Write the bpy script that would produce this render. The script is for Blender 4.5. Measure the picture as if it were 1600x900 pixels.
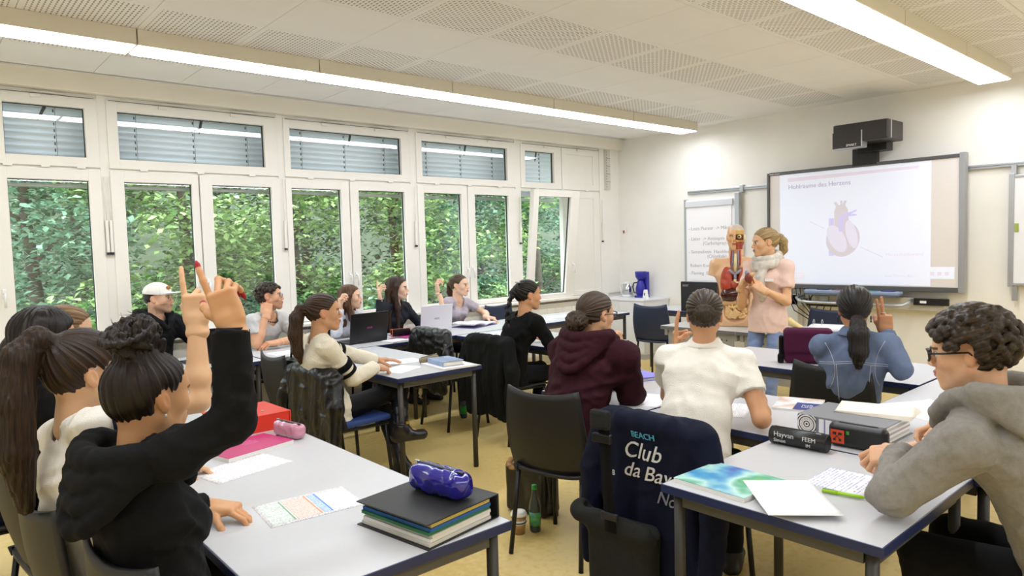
import bpy, bmesh, math, random
import numpy as np
from mathutils import Vector, Matrix
random.seed(7)
for o in list(bpy.data.objects): bpy.data.objects.remove(o)
SC = bpy.context.scene
COL = SC.collection
R = math.radians

# ------------------------------------------------------------------ camera
CAM_H = 1.58
_y, _p, _r = R(48.8457), R(3.47757), R(1.59414)
fwd = Vector((math.cos(_y)*math.cos(_p), math.sin(_y)*math.cos(_p), -math.sin(_p)))
rgt = Vector((math.sin(_y), -math.cos(_y), 0))
dwn = fwd.cross(rgt)
r2 = math.cos(_r)*rgt + math.sin(_r)*dwn
d2 = -math.sin(_r)*rgt + math.cos(_r)*dwn
cd = bpy.data.cameras.new('camera'); cam = bpy.data.objects.new('camera', cd); COL.objects.link(cam)
M = Matrix((r2, -d2, -fwd)).transposed().to_4x4(); M.translation = (0, 0, CAM_H)
cam.matrix_world = M
cd.sensor_width = 36; cd.lens = 24.3; cd.clip_start = .05
SC.camera = cam

# ------------------------------------------------------------------ world, exposure
w = bpy.data.worlds.new('overcast_sky'); SC.world = w; w.use_nodes = True
bg = w.node_tree.nodes['Background']
bg.inputs[0].default_value = (.86, .95, 1.0, 1); bg.inputs[1].default_value = 4.6
SC.view_settings.view_transform = 'Standard'; SC.view_settings.look = 'None'
SC.view_settings.exposure = 0.42; SC.view_settings.gamma = 1.0; SC.view_settings.use_curve_mapping = False
LAMP = 12.5      # radiance of the ceiling lamp diffusers

# ------------------------------------------------------------------ materials
def lin(h):
    if not isinstance(h, str): return tuple(h)
    h = h.lstrip('#'); c = [int(h[i:i+2], 16)/255 for i in (0, 2, 4)]
    return tuple(x/12.92 if x <= .04045 else ((x+.055)/1.055)**2.4 for x in c)
MATS = {}
def mat(name, color='#808080', rough=.6, metal=0, noise=0, nscale=8, bump=0, bscale=60, spec=.5, emit=None, estr=0, coat=0, sheen=0, stretch=None):
    if name in MATS: return MATS[name]
    m = bpy.data.materials.new(name); m.use_nodes = True; MATS[name] = m
    nt = m.node_tree; b = nt.nodes['Principled BSDF']; c = lin(color)
    b.inputs['Base Color'].default_value = (*c, 1); b.inputs['Roughness'].default_value = rough
    b.inputs['Metallic'].default_value = metal; b.inputs['Specular IOR Level'].default_value = spec
    if coat: b.inputs['Coat Weight'].default_value = coat; b.inputs['Coat Roughness'].default_value = .08
    if sheen: b.inputs['Sheen Weight'].default_value = sheen
    if emit: b.inputs['Emission Color'].default_value = (*lin(emit), 1); b.inputs['Emission Strength'].default_value = estr
    if noise or bump:
        tc = nt.nodes.new('ShaderNodeTexCoord'); src = tc.outputs['Object']
        if stretch:
            mp = nt.nodes.new('ShaderNodeMapping'); mp.inputs['Scale'].default_value = stretch
            nt.links.new(src, mp.inputs[0]); src = mp.outputs[0]
    if noise:
        n = nt.nodes.new('ShaderNodeTexNoise'); n.inputs['Scale'].default_value = nscale; n.inputs['Detail'].default_value = 5
        nt.links.new(src, n.inputs['Vector'])
        mr = nt.nodes.new('ShaderNodeMapRange'); mr.inputs[1].default_value = .3; mr.inputs[2].default_value = .7
        mr.inputs[3].default_value = 1-noise; mr.inputs[4].default_value = 1+noise
        nt.links.new(n.outputs[0], mr.inputs[0])
        mx = nt.nodes.new('ShaderNodeVectorMath'); mx.operation = 'SCALE'; mx.inputs[0].default_value = c
        nt.links.new(mr.outputs[0], mx.inputs['Scale']); nt.links.new(mx.outputs[0], b.inputs['Base Color'])
    if bump:
        n = nt.nodes.new('ShaderNodeTexNoise'); n.inputs['Scale'].default_value = bscale; n.inputs['Detail'].default_value = 3
        nt.links.new(src, n.inputs['Vector'])
        bp = nt.nodes.new('ShaderNodeBump'); bp.inputs['Strength'].default_value = bump; bp.inputs['Distance'].default_value = .01
        nt.links.new(n.outputs[0], bp.inputs['Height']); nt.links.new(bp.outputs[0], b.inputs['Normal'])
    return m
def vmat(name, rough=.5, spec=.4, bump=0, bscale=200, sss=0):
    """colour comes from the mesh's own 'Col' attribute (skin with lips and brows, printed covers)"""
    if name in MATS: return MATS[name]
    m = mat(name, rough=rough, spec=spec, bump=bump, bscale=bscale)
    nt = m.node_tree; a = nt.nodes.new('ShaderNodeAttribute'); a.attribute_name = 'Col'
    nt.links.new(a.outputs['Color'], nt.nodes['Principled BSDF'].inputs['Base Color'])
    if sss:
        b = nt.nodes['Principled BSDF']; b.inputs['Subsurface Weight'].default_value = sss
        b.inputs['Subsurface Radius'].default_value = (1, .4, .25); b.inputs['Subsurface Scale'].default_value = .004
    return m
def hair_mat(name, dark, light, rough=.42):
    if name in MATS: return MATS[name]
    m = mat(name, rough=rough, spec=.35); nt = m.node_tree; b = nt.nodes['Principled BSDF']
    a = nt.nodes.new('ShaderNodeAttribute'); a.attribute_name = 'hv'
    n = nt.nodes.new('ShaderNodeTexNoise'); n.inputs['Scale'].default_value = 9; n.inputs['Detail'].default_value = 4
    nt.links.new(a.outputs['Vector'], n.inputs['Vector'])
    cr = nt.nodes.new('ShaderNodeValToRGB'); cr.color_ramp.elements[0].position = .36; cr.color_ramp.elements[1].position = .66
    cr.color_ramp.elements[0].color = (*[c*.55 for c in lin(dark)], 1); cr.color_ramp.elements[1].color = (*[c*.6 for c in lin(light)], 1)
    nt.links.new(n.outputs[0], cr.inputs[0]); nt.links.new(cr.outputs[0], b.inputs['Base Color'])
    bp = nt.nodes.new('ShaderNodeBump'); bp.inputs['Strength'].default_value = .55; bp.inputs['Distance'].default_value = .004
    nt.links.new(n.outputs[0], bp.inputs['Height']); nt.links.new(bp.outputs[0], b.inputs['Normal'])
    return m
def glass_mat(name, tint=(1, 1, 1), refl=1.0):
    m = bpy.data.materials.new(name); m.use_nodes = True; MATS[name] = m; nt = m.node_tree; nt.nodes.clear()
    o = nt.nodes.new('ShaderNodeOutputMaterial'); mx = nt.nodes.new('ShaderNodeMixShader'); t = nt.nodes.new('ShaderNodeBsdfTransparent')
    g = nt.nodes.new('ShaderNodeBsdfGlossy'); lw = nt.nodes.new('ShaderNodeLayerWeight'); lw.inputs[0].default_value = .5
    pw = nt.nodes.new('ShaderNodeMath'); pw.operation = 'POWER'; pw.inputs[1].default_value = 4.0; nt.links.new(lw.outputs['Facing'], pw.inputs[0])
    fr = nt.nodes.new('ShaderNodeMapRange'); fr.inputs[3].default_value = .045; fr.inputs[4].default_value = .9; nt.links.new(pw.outputs[0], fr.inputs[0])
    t.inputs[0].default_value = (*tint, 1); g.inputs['Roughness'].default_value = .0; g.inputs['Color'].default_value = (refl, refl, refl, 1)
    nt.links.new(fr.outputs[0], mx.inputs[0]); nt.links.new(t.outputs[0], mx.inputs[1]); nt.links.new(g.outputs[0], mx.inputs[2]); nt.links.new(mx.outputs[0], o.inputs[0])
    return m

# ------------------------------------------------------------------ object helpers
def tag(o, label=None, cat=None, group=None, kind=None):
    if label: o['label'] = label
    if cat: o['category'] = cat
    if group: o['group'] = group
    if kind: o['kind'] = kind
    return o
def thing(name, label, cat, loc=(0, 0, 0), rz=0, group=None):
    o = bpy.data.objects.new(name, None); COL.objects.link(o); o.empty_display_size = .1
    o.location = loc; o.rotation_euler = (0, 0, rz); return tag(o, label, cat, group)
def obj(name, me, m, parent=None, loc=None, rot=None):
    o = bpy.data.objects.new(name, me); COL.objects.link(o)
    if m is not None and len(me.materials) == 0:
        for x in (m if isinstance(m, (list, tuple)) else [m]): me.materials.append(x)
    if parent: o.parent = parent
    if loc is not None: o.location = loc
    if rot is not None: o.rotation_euler = rot
    return o
def dup(root, loc=None, rz=None, label=None, group=None):
    def cp(o, par):
        c = o.copy(); COL.objects.link(c); c.parent = par
        for ch in o.children: cp(ch, c)
        return c
    r = cp(root, None)
    if loc is not None: r.location = loc
    if rz is not None: r.rotation_euler = (0, 0, rz)
    if label: r['label'] = label
    if group: r['group'] = group
    return r
class MB:
    """collects shapes into one mesh"""
    def __init__(s): s.v = []; s.f = []; s.mi = []; s.sm = []
    def add(s, vs, fs, mi=0, smooth=False):
        n = len(s.v); s.v += [tuple(v) for v in vs]; s.f += [tuple(i+n for i in f) for f in fs]
        s.mi += [mi]*len(fs); s.sm += [smooth]*len(fs); return s
    def box(s, x0, x1, y0, y1, z0, z1, mi=0, bev=0, M=None):
        if bev:
            bm = bmesh.new(); bmesh.ops.create_cube(bm, size=1)
            for v in bm.verts: v.co = Vector(((x0+x1)/2+v.co.x*(x1-x0), (y0+y1)/2+v.co.y*(y1-y0), (z0+z1)/2+v.co.z*(z1-z0)))
            bmesh.ops.bevel(bm, geom=list(bm.edges), offset=bev, segments=2, affect='EDGES', profile=.5)
            bm.verts.index_update()
            vs = [v.co.copy() for v in bm.verts]; fs = [[v.index for v in f.verts] for f in bm.faces]; bm.free()
        else:
            vs = [Vector((x, y, z)) for z in (z0, z1) for y in (y0, y1) for x in (x0, x1)]
            fs = [(0, 2, 3, 1), (4, 5, 7, 6), (0, 1, 5, 4), (2, 6, 7, 3), (0, 4, 6, 2), (1, 3, 7, 5)]
        if M is not None: vs = [M @ v for v in vs]
        return s.add(vs, fs, mi)
    def tube(s, pts, r, n=8, mi=0, closed=False, smooth=True, caps=True):
        pts = [Vector(p) for p in pts]; N = len(pts); rr = r if isinstance(r, (list, tuple)) else [r]*N
        rings = []; up = None
        for i, p in enumerate(pts):
            a = pts[i-1] if i > 0 else (pts[-1] if closed else p); b = pts[i+1] if i < N-1 else (pts[0] if closed else p)
            t = (b-a).normalized()
            if up is None:
                up = Vector((0, 0, 1)) if abs(t.z) < .9 else Vector((1, 0, 0))
            sd = t.cross(up)
            if sd.length < 1e-4: sd = t.orthogonal()
            sd.normalize(); up = sd.cross(t).normalized()
            rings.append([p + rr[i]*(math.cos(2*math.pi*k/n)*sd + math.sin(2*math.pi*k/n)*up) for k in range(n)])
        vs = [v for rg in rings for v in rg]; fs = []
        for i in range(N if closed else N-1):
            j = (i+1) % N
            for k in range(n): l = (k+1) % n; fs.append((i*n+k, i*n+l, j*n+l, j*n+k))
        s.add(vs, fs, mi, smooth)
        if caps and not closed:
            b = len(s.v)-len(vs)
            s.f.append(tuple(b+k for k in range(n))[::-1]); s.f.append(tuple(b+(N-1)*n+k for k in range(n))); s.mi += [mi, mi]; s.sm += [False, False]
        return s
    def lathe(s, prof, n=20, c=(0, 0, 0), mi=0, smooth=True):
        vs = []; fs = []; c = Vector(c)
        for r, z in prof:
            for k in range(n): vs.append(c+Vector((r*math.cos(2*math.pi*k/n), r*math.sin(2*math.pi*k/n), z)))
        for i in range(len(prof)-1):
            for k in range(n): l = (k+1) % n; fs.append((i*n+k, i*n+l, (i+1)*n+l, (i+1)*n+k))
        s.add(vs, fs, mi, smooth)
        b = len(s.v)-len(vs)
        s.f.append(tuple(b+k for k in range(n))[::-1]); s.f.append(tuple(b+(len(prof)-1)*n+k for k in range(n))); s.mi += [mi, mi]; s.sm += [False]*2
        return s
    def prism(s, poly, z0, z1, mi=0, M=None):
        n = len(poly); vs = [Vector((x, y, z0)) for x, y in poly]+[Vector((x, y, z1)) for x, y in poly]
        if M is not None: vs = [M @ v for v in vs]
        fs = [tuple(range(n))[::-1], tuple(range(n, 2*n))]+[(i, (i+1) % n, n+(i+1) % n, n+i) for i in range(n)]
        return s.add(vs, fs, mi)
    def sheet(s, fn, nu, nv, mi=0, thick=0):
        """grid surface fn(u,v) -> point, optionally thickened along its normal"""
        P = [[Vector(fn(i/nu, j/nv)) for j in range(nv+1)] for i in range(nu+1)]
        vs = [P[i][j] for i in range(nu+1) for j in range(nv+1)]; w_ = nv+1
        fs = [(i*w_+j, (i+1)*w_+j, (i+1)*w_+j+1, i*w_+j+1) for i in range(nu) for j in range(nv)]
        if thick:
            n0 = len(vs); back = []
            for i in range(nu+1):
                for j in range(nv+1):
                    du = P[min(i+1, nu)][j]-P[max(i-1, 0)][j]; dv = P[i][min(j+1, nv)]-P[i][max(j-1, 0)]
                    nn = du.cross(dv); nn = nn.normalized() if nn.length > 1e-9 else Vector((0, 0, 1)); back.append(P[i][j]-nn*thick)
            vs += back; fs += [tuple(n0+k for k in f)[::-1] for f in fs]
            rim = [(i, 0) for i in range(nu+1)]+[(nu, j) for j in range(1, nv+1)]+[(i, nv) for i in range(nu-1, -1, -1)]+[(0, j) for j in range(nv-1, 0, -1)]
            idx = [i*w_+j for i, j in rim]
            for k in range(len(idx)): a, b = idx[k], idx[(k+1) % len(idx)]; fs.append((b, a, n0+a, n0+b))
        return s.add(vs, fs, mi, True)
    def mesh(s, name):
        me = bpy.data.meshes.new(name); me.from_pydata([tuple(v) for v in s.v], [], s.f)
        me.polygons.foreach_set('material_index', s.mi); me.polygons.foreach_set('use_smooth', s.sm); me.update(); return me
    def build(s, name, m, parent=None, loc=None, rot=None): return obj(name, s.mesh(name), m, parent, loc, rot)
def bx(name, m, x0, x1, y0, y1, z0, z1, parent=None, bev=0): return MB().box(x0, x1, y0, y1, z0, z1, bev=bev).build(name, m, parent)
def struct(o): return tag(o, kind='structure')
def text(name, s, size, m, parent, loc, rot, ext=.0006, align='LEFT', font=None):
    cu = bpy.data.curves.new(name, 'FONT'); cu.body = s; cu.size = size; cu.extrude = ext; cu.align_x = align; cu.resolution_u = 2
    t = bpy.data.objects.new(name+'_tmp', cu); COL.objects.link(t)
    dg = bpy.context.evaluated_depsgraph_get(); me = bpy.data.meshes.new_from_object(t.evaluated_get(dg)); bpy.data.objects.remove(t)
    return obj(name, me, m, parent, loc, rot)
# rotation that lays text on a surface: columns = reading direction, text up, outward normal
def face_rot(right, up):
    r = Vector(right).normalized(); u = Vector(up).normalized(); n = r.cross(u)
    return Matrix((r, u, n)).transposed().to_euler()
# ================================================================== ROOM
XF, YW, ZC = 7.94, 6.64, 3.07        # front wall, window wall, ceiling
XB, YR = -2.2, -2.9                  # walls behind the camera
m_wall = mat('wall_paint', '#F5F2EA', .85, noise=.02, nscale=3, bump=.04, bscale=220)
m_beam = mat('beam_paint', '#F3EEE0', .8, noise=.02, nscale=2)
m_ceil = mat('ceiling_paint', '#F6F4F1', .9, noise=.015, nscale=2)
m_frame = mat('window_frame_white', '#F1EDE4', .38, noise=.01)
m_seal = mat('rubber_seal', '#23262B', .6)
m_alu = mat('aluminium', '#B9BCC0', .35, .8)
m_alud = mat('grey_metal', '#83868A', .42, .6)
m_dark = mat('dark_plastic', '#26262A', .45)
m_black = mat('black_plastic', '#131315', .4)
m_white = mat('white_plastic', '#F3F2EE', .4)

def floor_material():
    m = mat('linoleum', '#CDB06C', .38, spec=.4); nt = m.node_tree; b = nt.nodes['Principled BSDF']
    tc = nt.nodes.new('ShaderNodeTexCoord'); n = nt.nodes.new('ShaderNodeTexNoise'); n.inputs['Scale'].default_value = 26; n.inputs['Detail'].default_value = 7
    nt.links.new(tc.outputs['Object'], n.inputs['Vector'])
    n2 = nt.nodes.new('ShaderNodeTexNoise'); n2.inputs['Scale'].default_value = 1.3; n2.inputs['Detail'].default_value = 4; nt.links.new(tc.outputs['Object'], n2.inputs['Vector'])
    ad = nt.nodes.new('ShaderNodeMath'); ad.operation = 'ADD'; nt.links.new(n.outputs[0], ad.inputs[0]); nt.links.new(n2.outputs[0], ad.inputs[1])
    cr = nt.nodes.new('ShaderNodeValToRGB'); cr.color_ramp.elements[0].position = .75; cr.color_ramp.elements[1].position = 1.3
    cr.color_ramp.elements[0].color = (*lin('#D6B768'), 1); cr.color_ramp.elements[1].color = (*lin('#E0C680'), 1)
    nt.links.new(ad.outputs[0], cr.inputs[0]); nt.links.new(cr.outputs[0], b.inputs['Base Color'])
    mr = nt.nodes.new('ShaderNodeMapRange'); mr.inputs[3].default_value = .32; mr.inputs[4].default_value = .5; nt.links.new(n2.outputs[0], mr.inputs[0]); nt.links.new(mr.outputs[0], b.inputs['Roughness'])
    return m
struct(bx('floor', floor_material(), XB-.2, XF+.2, YR-.2, YW+.3, -.12, 0))
struct(bx('wall_front', m_wall, XF, XF+.2, YR-.2, YW+.45, 0, 3.4))
struct(bx('wall_back', m_wall, XB-.2, XB, YR-.2, YW+.45, 0, 3.4))
struct(bx('wall_right', m_wall, XB, XF, YR-.2, YR, 0, 3.4))

# window wall: parapet below, beam above, end pier, mullions are window frames
wl = struct(MB().box(XB, XF, YW+.02, YW+.25, 0, .86).build('wall_left', m_wall))
MB().box(7.52, XF, YW, YW+.25, .86, 2.93).build('pier', m_wall, wl)
MB().box(XB, -.98, YW, YW+.25, .86, 2.93).build('pier', m_wall, wl)
struct(bx('trim_1', m_beam, XB, XF, 6.555, YW+.35, 2.925, 3.35, bev=.004))            # beam over the windows
struct(bx('trim_2', m_frame, XB, 7.52, 6.50, YW+.03, .835, .868, bev=.006))              # window sill
# radiator cover under the sill
rad = struct(bx('trim_3', m_frame, XB, 7.4, 6.565, YW+.02, .12, .80))
for i in range(0, 46):
    MB().box(0, .11, -.006, 0, .18, .74).build('louvre', m_frame, rad, loc=(.3+i*.155, 6.565, 0))

# ---- ceiling: slab + 0.65 m panels, perforated and plain rows
cl = struct(bx('ceiling', mat('ceiling_void', '#D6CFC2', .9), XB, XF, YR, YW+.35, ZC+.012, ZC+.2))
def perf_material():
    m = mat('perforated_panel', '#F6F4F1', .9); nt = m.node_tree; b = nt.nodes['Principled BSDF']
    tc = nt.nodes.new('ShaderNodeTexCoord'); sp = nt.nodes.new('ShaderNodeSeparateXYZ'); nt.links.new(tc.outputs['Object'], sp.inputs[0])
    def mth(op, a, b_=None):
        n = nt.nodes.new('ShaderNodeMath'); n.operation = op
        for i, q in enumerate((a, b_)):
            if q is None: continue
            if isinstance(q, (int, float)): n.inputs[i].default_value = q
            else: nt.links.new(q, n.inputs[i])
        return n.outputs[0]
    px, py = .0272, .0205           # slots in staggered rows, their inner shade painted as darker colour
    row = mth('FLOOR', mth('DIVIDE', sp.outputs[0], px))
    sh = mth('MULTIPLY', mth('MODULO', mth('ADD', row, 100), 2), py)
    fx = mth('ABSOLUTE', mth('SUBTRACT', mth('FRACT', mth('DIVIDE', sp.outputs[0], px)), .5))
    fy = mth('ABSOLUTE', mth('SUBTRACT', mth('FRACT', mth('DIVIDE', mth('ADD', sp.outputs[1], sh), py*2)), .5))
    hole = mth('MULTIPLY', mth('LESS_THAN', fx, .17), mth('LESS_THAN', fy, .32))
    inside = mth('MULTIPLY', mth('LESS_THAN', mth('ABSOLUTE', sp.outputs[0]), .287), mth('LESS_THAN', mth('ABSOLUTE', sp.outputs[1]), .287))
    hole = mth('MULTIPLY', hole, inside)
    mx = nt.nodes.new('ShaderNodeMix'); mx.data_type = 'RGBA'; nt.links.new(hole, mx.inputs[0])
    mx.inputs[6].default_value = (*lin('#F6F4F1'), 1); mx.inputs[7].default_value = (*lin('#A0978B'), 1)
    nt.links.new(mx.outputs[2], b.inputs['Base Color'])
    bp = nt.nodes.new('ShaderNodeBump'); bp.invert = True; bp.inputs['Strength'].default_value = .6; bp.inputs['Distance'].default_value = .004
    nt.links.new(hole, bp.inputs['Height']); nt.links.new(bp.outputs[0], b.inputs['Normal'])
    return m
m_perf = perf_material()
pan_a = MB().box(-.3235, .3235, -.3235, .3235, 0, .014, bev=.0015).mesh('panel'); pan_a.materials.append(m_ceil)
pan_b = MB().box(-.3235, .3235, -.3235, .3235, 0, .014, bev=.0015).mesh('perforated_panel'); pan_b.materials.append(m_perf)
for k in range(-6, 9):
    y = .65*k + 1.30 - .65 + .325
    perf = (k % 5) in (1, 2, 4)
    for i in range(-8, 8):
        x = 3.18 + .65*i - .325
        if x+.33 > XF-.05 or y+.33 > 6.6: continue
        if x < -.6 and y < 1: continue
        obj('perforated_panel' if perf else 'panel', pan_b if perf else pan_a, None, cl, loc=(x, y, ZC))
MB().box(XB, XF, 6.47, 6.56, ZC, ZC+.013).build('edge_strip', m_ceil, cl)
MB().box(7.735, XF, YR, 6.5, ZC, ZC+.013).build('edge_strip', m_ceil, cl)

# ---- ceiling lamps: two seen rows and an added one of surface-mounted boxes with glowing diffusers
m_lbody = mat('lamp_housing', '#E9E3D2', .6)
m_diff = mat('lamp_diffuser', '#FFFFFF', .5, emit='#F1F6FF', estr=LAMP)
lb = MB().box(-.636, .636, -.135, .135, 0, .105, bev=.003).mesh('housing')
ld = MB().box(-.624, .624, -.122, .122, -.006, 0).mesh('diffuser')
ROWS = [('window side', 5.205), ('classroom middle', 1.905), ('added rear', -1.35)]  # rear row is out of view, added for its light
place = ['nearest the front wall', 'second from the front wall', 'third from the front wall', 'fourth from the front wall', 'fifth from the front wall', 'sixth from the front wall', 'added last at the back']
for rn, y in ROWS:
    for i in range(7):  # last lamp of a row is unseen, added for lighting
        x = 7.63 - .64 - 1.28*i
        L = thing('ceiling_light', 'glowing white strip ceiling lamp of the %s row, %s' % (rn, place[i]), 'lamp', (x, y, ZC-.105), 0, 'strip ceiling lamps')
        obj('housing', lb, m_lbody, L); obj('diffuser', ld, m_diff, L)

# ---- windows
m_glass = glass_mat('window_glass', (.97, .99, .98), 1.0)
GY = YW+.052                         # plane of the glass
def sash(parent, name, x0, x1, z0, z1, px0, px1, pz0, pz1, y0=YW-.012, y1=YW+.06, pane=True, mt=None, handle=None, tilt=0):
    """frame with opening px/pz, rubber seal and pane; returns the sash part"""
    mb = MB()
    mb.box(x0, px0, y0, y1, z0, z1, bev=.004); mb.box(px1, x1, y0, y1, z0, z1, bev=.004)
    mb.box(px0-.003, px1+.003, y0, y1, z0, pz0, bev=.004); mb.box(px0-.003, px1+.003, y0, y1, pz1, z1, bev=.004)
    s = mb.build(name, m_frame, parent)
    t = .005; g = MB(); yg = y0+.034
    for a in ((px0, px0+t, pz0, pz1), (px1-t, px1, pz0, pz1), (px0, px1, pz0, pz0+t), (px0, px1, pz1-t, pz1)): g.box(a[0], a[1], yg, yg+.02, a[2], a[3])
    g.build('seal', m_seal, s)
    if pane: MB().box(px0, px1, y0+.042, y0+.05, pz0, pz1).build('pane', m_glass, s)
    if handle:
        hx, hz = handle; h = MB(); h.box(hx-.014, hx+.014, y0-.012, y0, hz-.035, hz+.035, bev=.004)
        h.tube([(hx, y0-.01, hz), (hx, y0-.045, hz), (hx, y0-.05, hz-.02), (hx, y0-.05, hz-.11)], .009)
        h.build('handle', m_white, s)
    return s
def top_hardware(w, x0, x1, z):
    k = MB(); n = 2 if x1-x0 > 1 else 1
    for i in range(n):
        cx = x0+(x1-x0)*((.3, .72)[i] if n == 2 else .45)
        k.box(cx-.035, cx+.035, YW-.03, YW-.012, z-.035, z-.008, bev=.003); k.tube([(cx-.03, YW-.024, z+.01), (cx+.21, YW-.024, z+.01)], .006, 6)
    k.build('opener', m_frame, w)
    MB().tube([(x0+.02, YW-.02, z-.003), (x1-.02, YW-.02, z-.003)], .003, 5).build('opener_rod', m_alud, w)
    g = MB()
    for f in (.18, .5, .82):
        cx = x0+(x1-x0)*f; g.box(cx-.03, cx+.03, YW-.022, YW-.012, 2.312, 2.328)
    g.build('hinge', m_frame, w)
def bay(n, x0, x1, lowers, up, handles, gap=.065):
    w = struct(MB().box(x0-gap, x0, YW+.0, YW+.12, .86, 2.93)
               .box(x0, x1, YW+.01, YW+.12, .862, .885).box(x0, x1, YW+.01, YW+.12, 2.895, 2.93).box(x0, x1, YW+.01, YW+.12, 2.29, 2.335).build('window_%d' % n, m_frame))
    for u in up: sash(w, 'top_sash', *u)
    for l, h in zip(lowers, handles): sash(w, 'casement', *l, handle=h)
    top_hardware(w, x0, x1, 2.893)
    return w
ZL0, ZL1, PL0, PL1 = .872, 2.305, .935, 2.215        # casement outer, pane
ZU0, ZU1, PU0, PU1 = 2.325, 2.892, 2.405, 2.805
bay(1, .50, 1.27, [(.50, 1.27, ZL0, ZL1, .63, 1.178, PL0, PL1)], [(.50, 1.27, ZU0, ZU1, .63, 1.175, PU0, PU1)], [(.56, 1.32)], .06)
bay(2, 1.335, 2.80, [(1.335, 2.045, ZL0, ZL1, 1.44, 1.985, PL0, PL1), (2.055, 2.80, ZL0, ZL1, 2.165, 2.72, PL0, PL1)], [(1.335, 2.80, ZU0, ZU1, 1.418, 2.672, PU0, PU1)], [(2.02, 1.32), (2.085, 1.32)])
bay(3, 2.865, 4.325, [(2.865, 3.555, ZL0, ZL1, 2.925, 3.46, PL0, PL1), (3.565, 4.325, ZL0, ZL1, 3.665, 4.235, PL0, PL1)], [(2.865, 4.325, ZU0, ZU1, 2.93, 4.212, PU0, PU1)], [(3.525, 1.32), (3.595, 1.32)])
bay(4, 4.41, 5.905, [(4.41, 5.12, ZL0, ZL1, 4.5, 5.03, PL0, PL1), (5.13, 5.905, ZL0, ZL1, 5.235, 5.775, PL0, PL1)], [(4.41, 5.905, ZU0, ZU1, 4.49, 5.772, PU0, PU1)], [(5.085, 1.32), (5.16, 1.32)], .085)
w5 = bay(5, 6.0, 7.50, [], [(6.0, 6.74, ZU0, ZU1, 6.08, 6.60, PU0, PU1)], [], .095)
# blind panels on the right half of the last bay
for z0, z1, p0, p1 in ((ZU0, ZU1, PU0, PU1), (ZL0, ZL1, PL0, PL1)):
    s = sash(w5, 'panel_frame', 6.75, 7.50, z0, z1, 6.84, 7.37, p0, p1, pane=False)
    MB().box(6.84, 7.37, YW+.0, YW+.03, p0, p1).build('blind_panel', m_frame, s)
# tilted casement (open at the top, leaning into the room)
cs = sash(w5, 'tilted_casement', 6.02, 6.86, 0, ZL1-ZL0, 6.115, 6.70, .063, 1.343, y0=-.07, y1=0, handle=(6.80, .45))
cs.location = (0, YW+.0, ZL0+.003); cs.rotation_euler = (R(6.5), 0, 0)
for i, (n, x0, x1) in enumerate(((0, -.93, .44),)):
    w0 = bay(6, x0, x1, [(-.93, -.25, ZL0, ZL1, -.84, -.34, PL0, PL1), (-.24, .44, ZL0, ZL1, -.15, .35, PL0, PL1)], [(-.93, .44, ZU0, ZU1, -.84, .35, PU0, PU1)], [None, None], .05)
# crank rods beside the windows
for x, z0, z1, wd in ((1.288, 1.62, 2.25, 'left rod of the pair between leftmost and second window'), (1.318, 1.62, 2.25, 'right rod of the pair between leftmost and second window'), (2.835, 1.62, 2.3, 'between second and third window'), (4.365, 1.62, 2.28, 'between third and fourth window'), (5.96, 1.62, 2.2, 'left of the tilted window'), (7.545, 1.62, 2.2, 'right of the blind panel near the corner')):
    o = MB().tube([(0, 0, z0+.26), (0, 0, z1)], .004, 6).box(-.011, .011, -.011, .011, z0, z0+.27, bev=.003).box(-.012, .012, -.012, .012, z0-.02, z0, mi=1).build('crank_rod', [m_frame, m_dark], None, loc=(x, YW-.02, 0))
    tag(o, 'thin white crank rod, '+wd, 'crank rod', 'window crank rods')
# venetian blinds outside
m_slat = mat('blind_slat', '#EEF2FA', .4)
m_cord = mat('blind_cord', '#33363C', .7)
def slat_mesh(w_):
    def f(u, v): a = v-.5; return (u*w_, .016*math.sin(a*3.0)+.006*math.cos(a*3.1), -a*.060)
    return MB().sheet(f, 1, 5, thick=.0012).mesh('slat')
names = ['leftmost', 'second from the left', 'third from the left', 'fourth from the left', 'narrow rightmost', 'outermost left']
for i, (x0, x1) in enumerate(((.47, 1.30), (1.31, 2.83), (2.84, 4.36), (4.37, 5.94), (5.96, 6.80), (-.96, .46))):
    b = thing('venetian_blind', 'grey metal slat blind hanging outside the %s upper window' % names[i], 'blind', (x0, YW+.20, 2.2))
    sm = slat_mesh(x1-x0); sm.materials.append(m_slat)
    for k in range(13): obj('slat', sm, None, b, loc=(0, 0, .70-.0535*k), rot=(0, 0, 0))
    MB().box(0, x1-x0, -.03, .03, -.03, .0, bev=.004).build('bottom_rail', m_alu, b)
    n = 3 if x1-x0 > 1 else 1
    for q in range(n):
        cx = (x1-x0)*((.18, .5, .82)[q] if n == 3 else .62)
        c = MB().tube([(cx+.012, -.045, 0), (cx+.012, -.045, .72)], .0016, 4)
        for k in range(13): c.box(cx-.004, cx+.004, -.046, -.040, .70-.0535*k-.012, .70-.0535*k+.012)
        c.build('ladder_cord', m_cord, b)
    mt = MB(); mt.prism([(-.013, 0), (.013, 0), (.010, -.10), (0, -.13), (-.010, -.10)], 0, .004); 
    t = mt.build('tilt_tab', m_dark, b, loc=((x1-x0)*.55, -.055, .62), rot=(R(90), R(12 if i != 0 else 25), 0))

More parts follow.
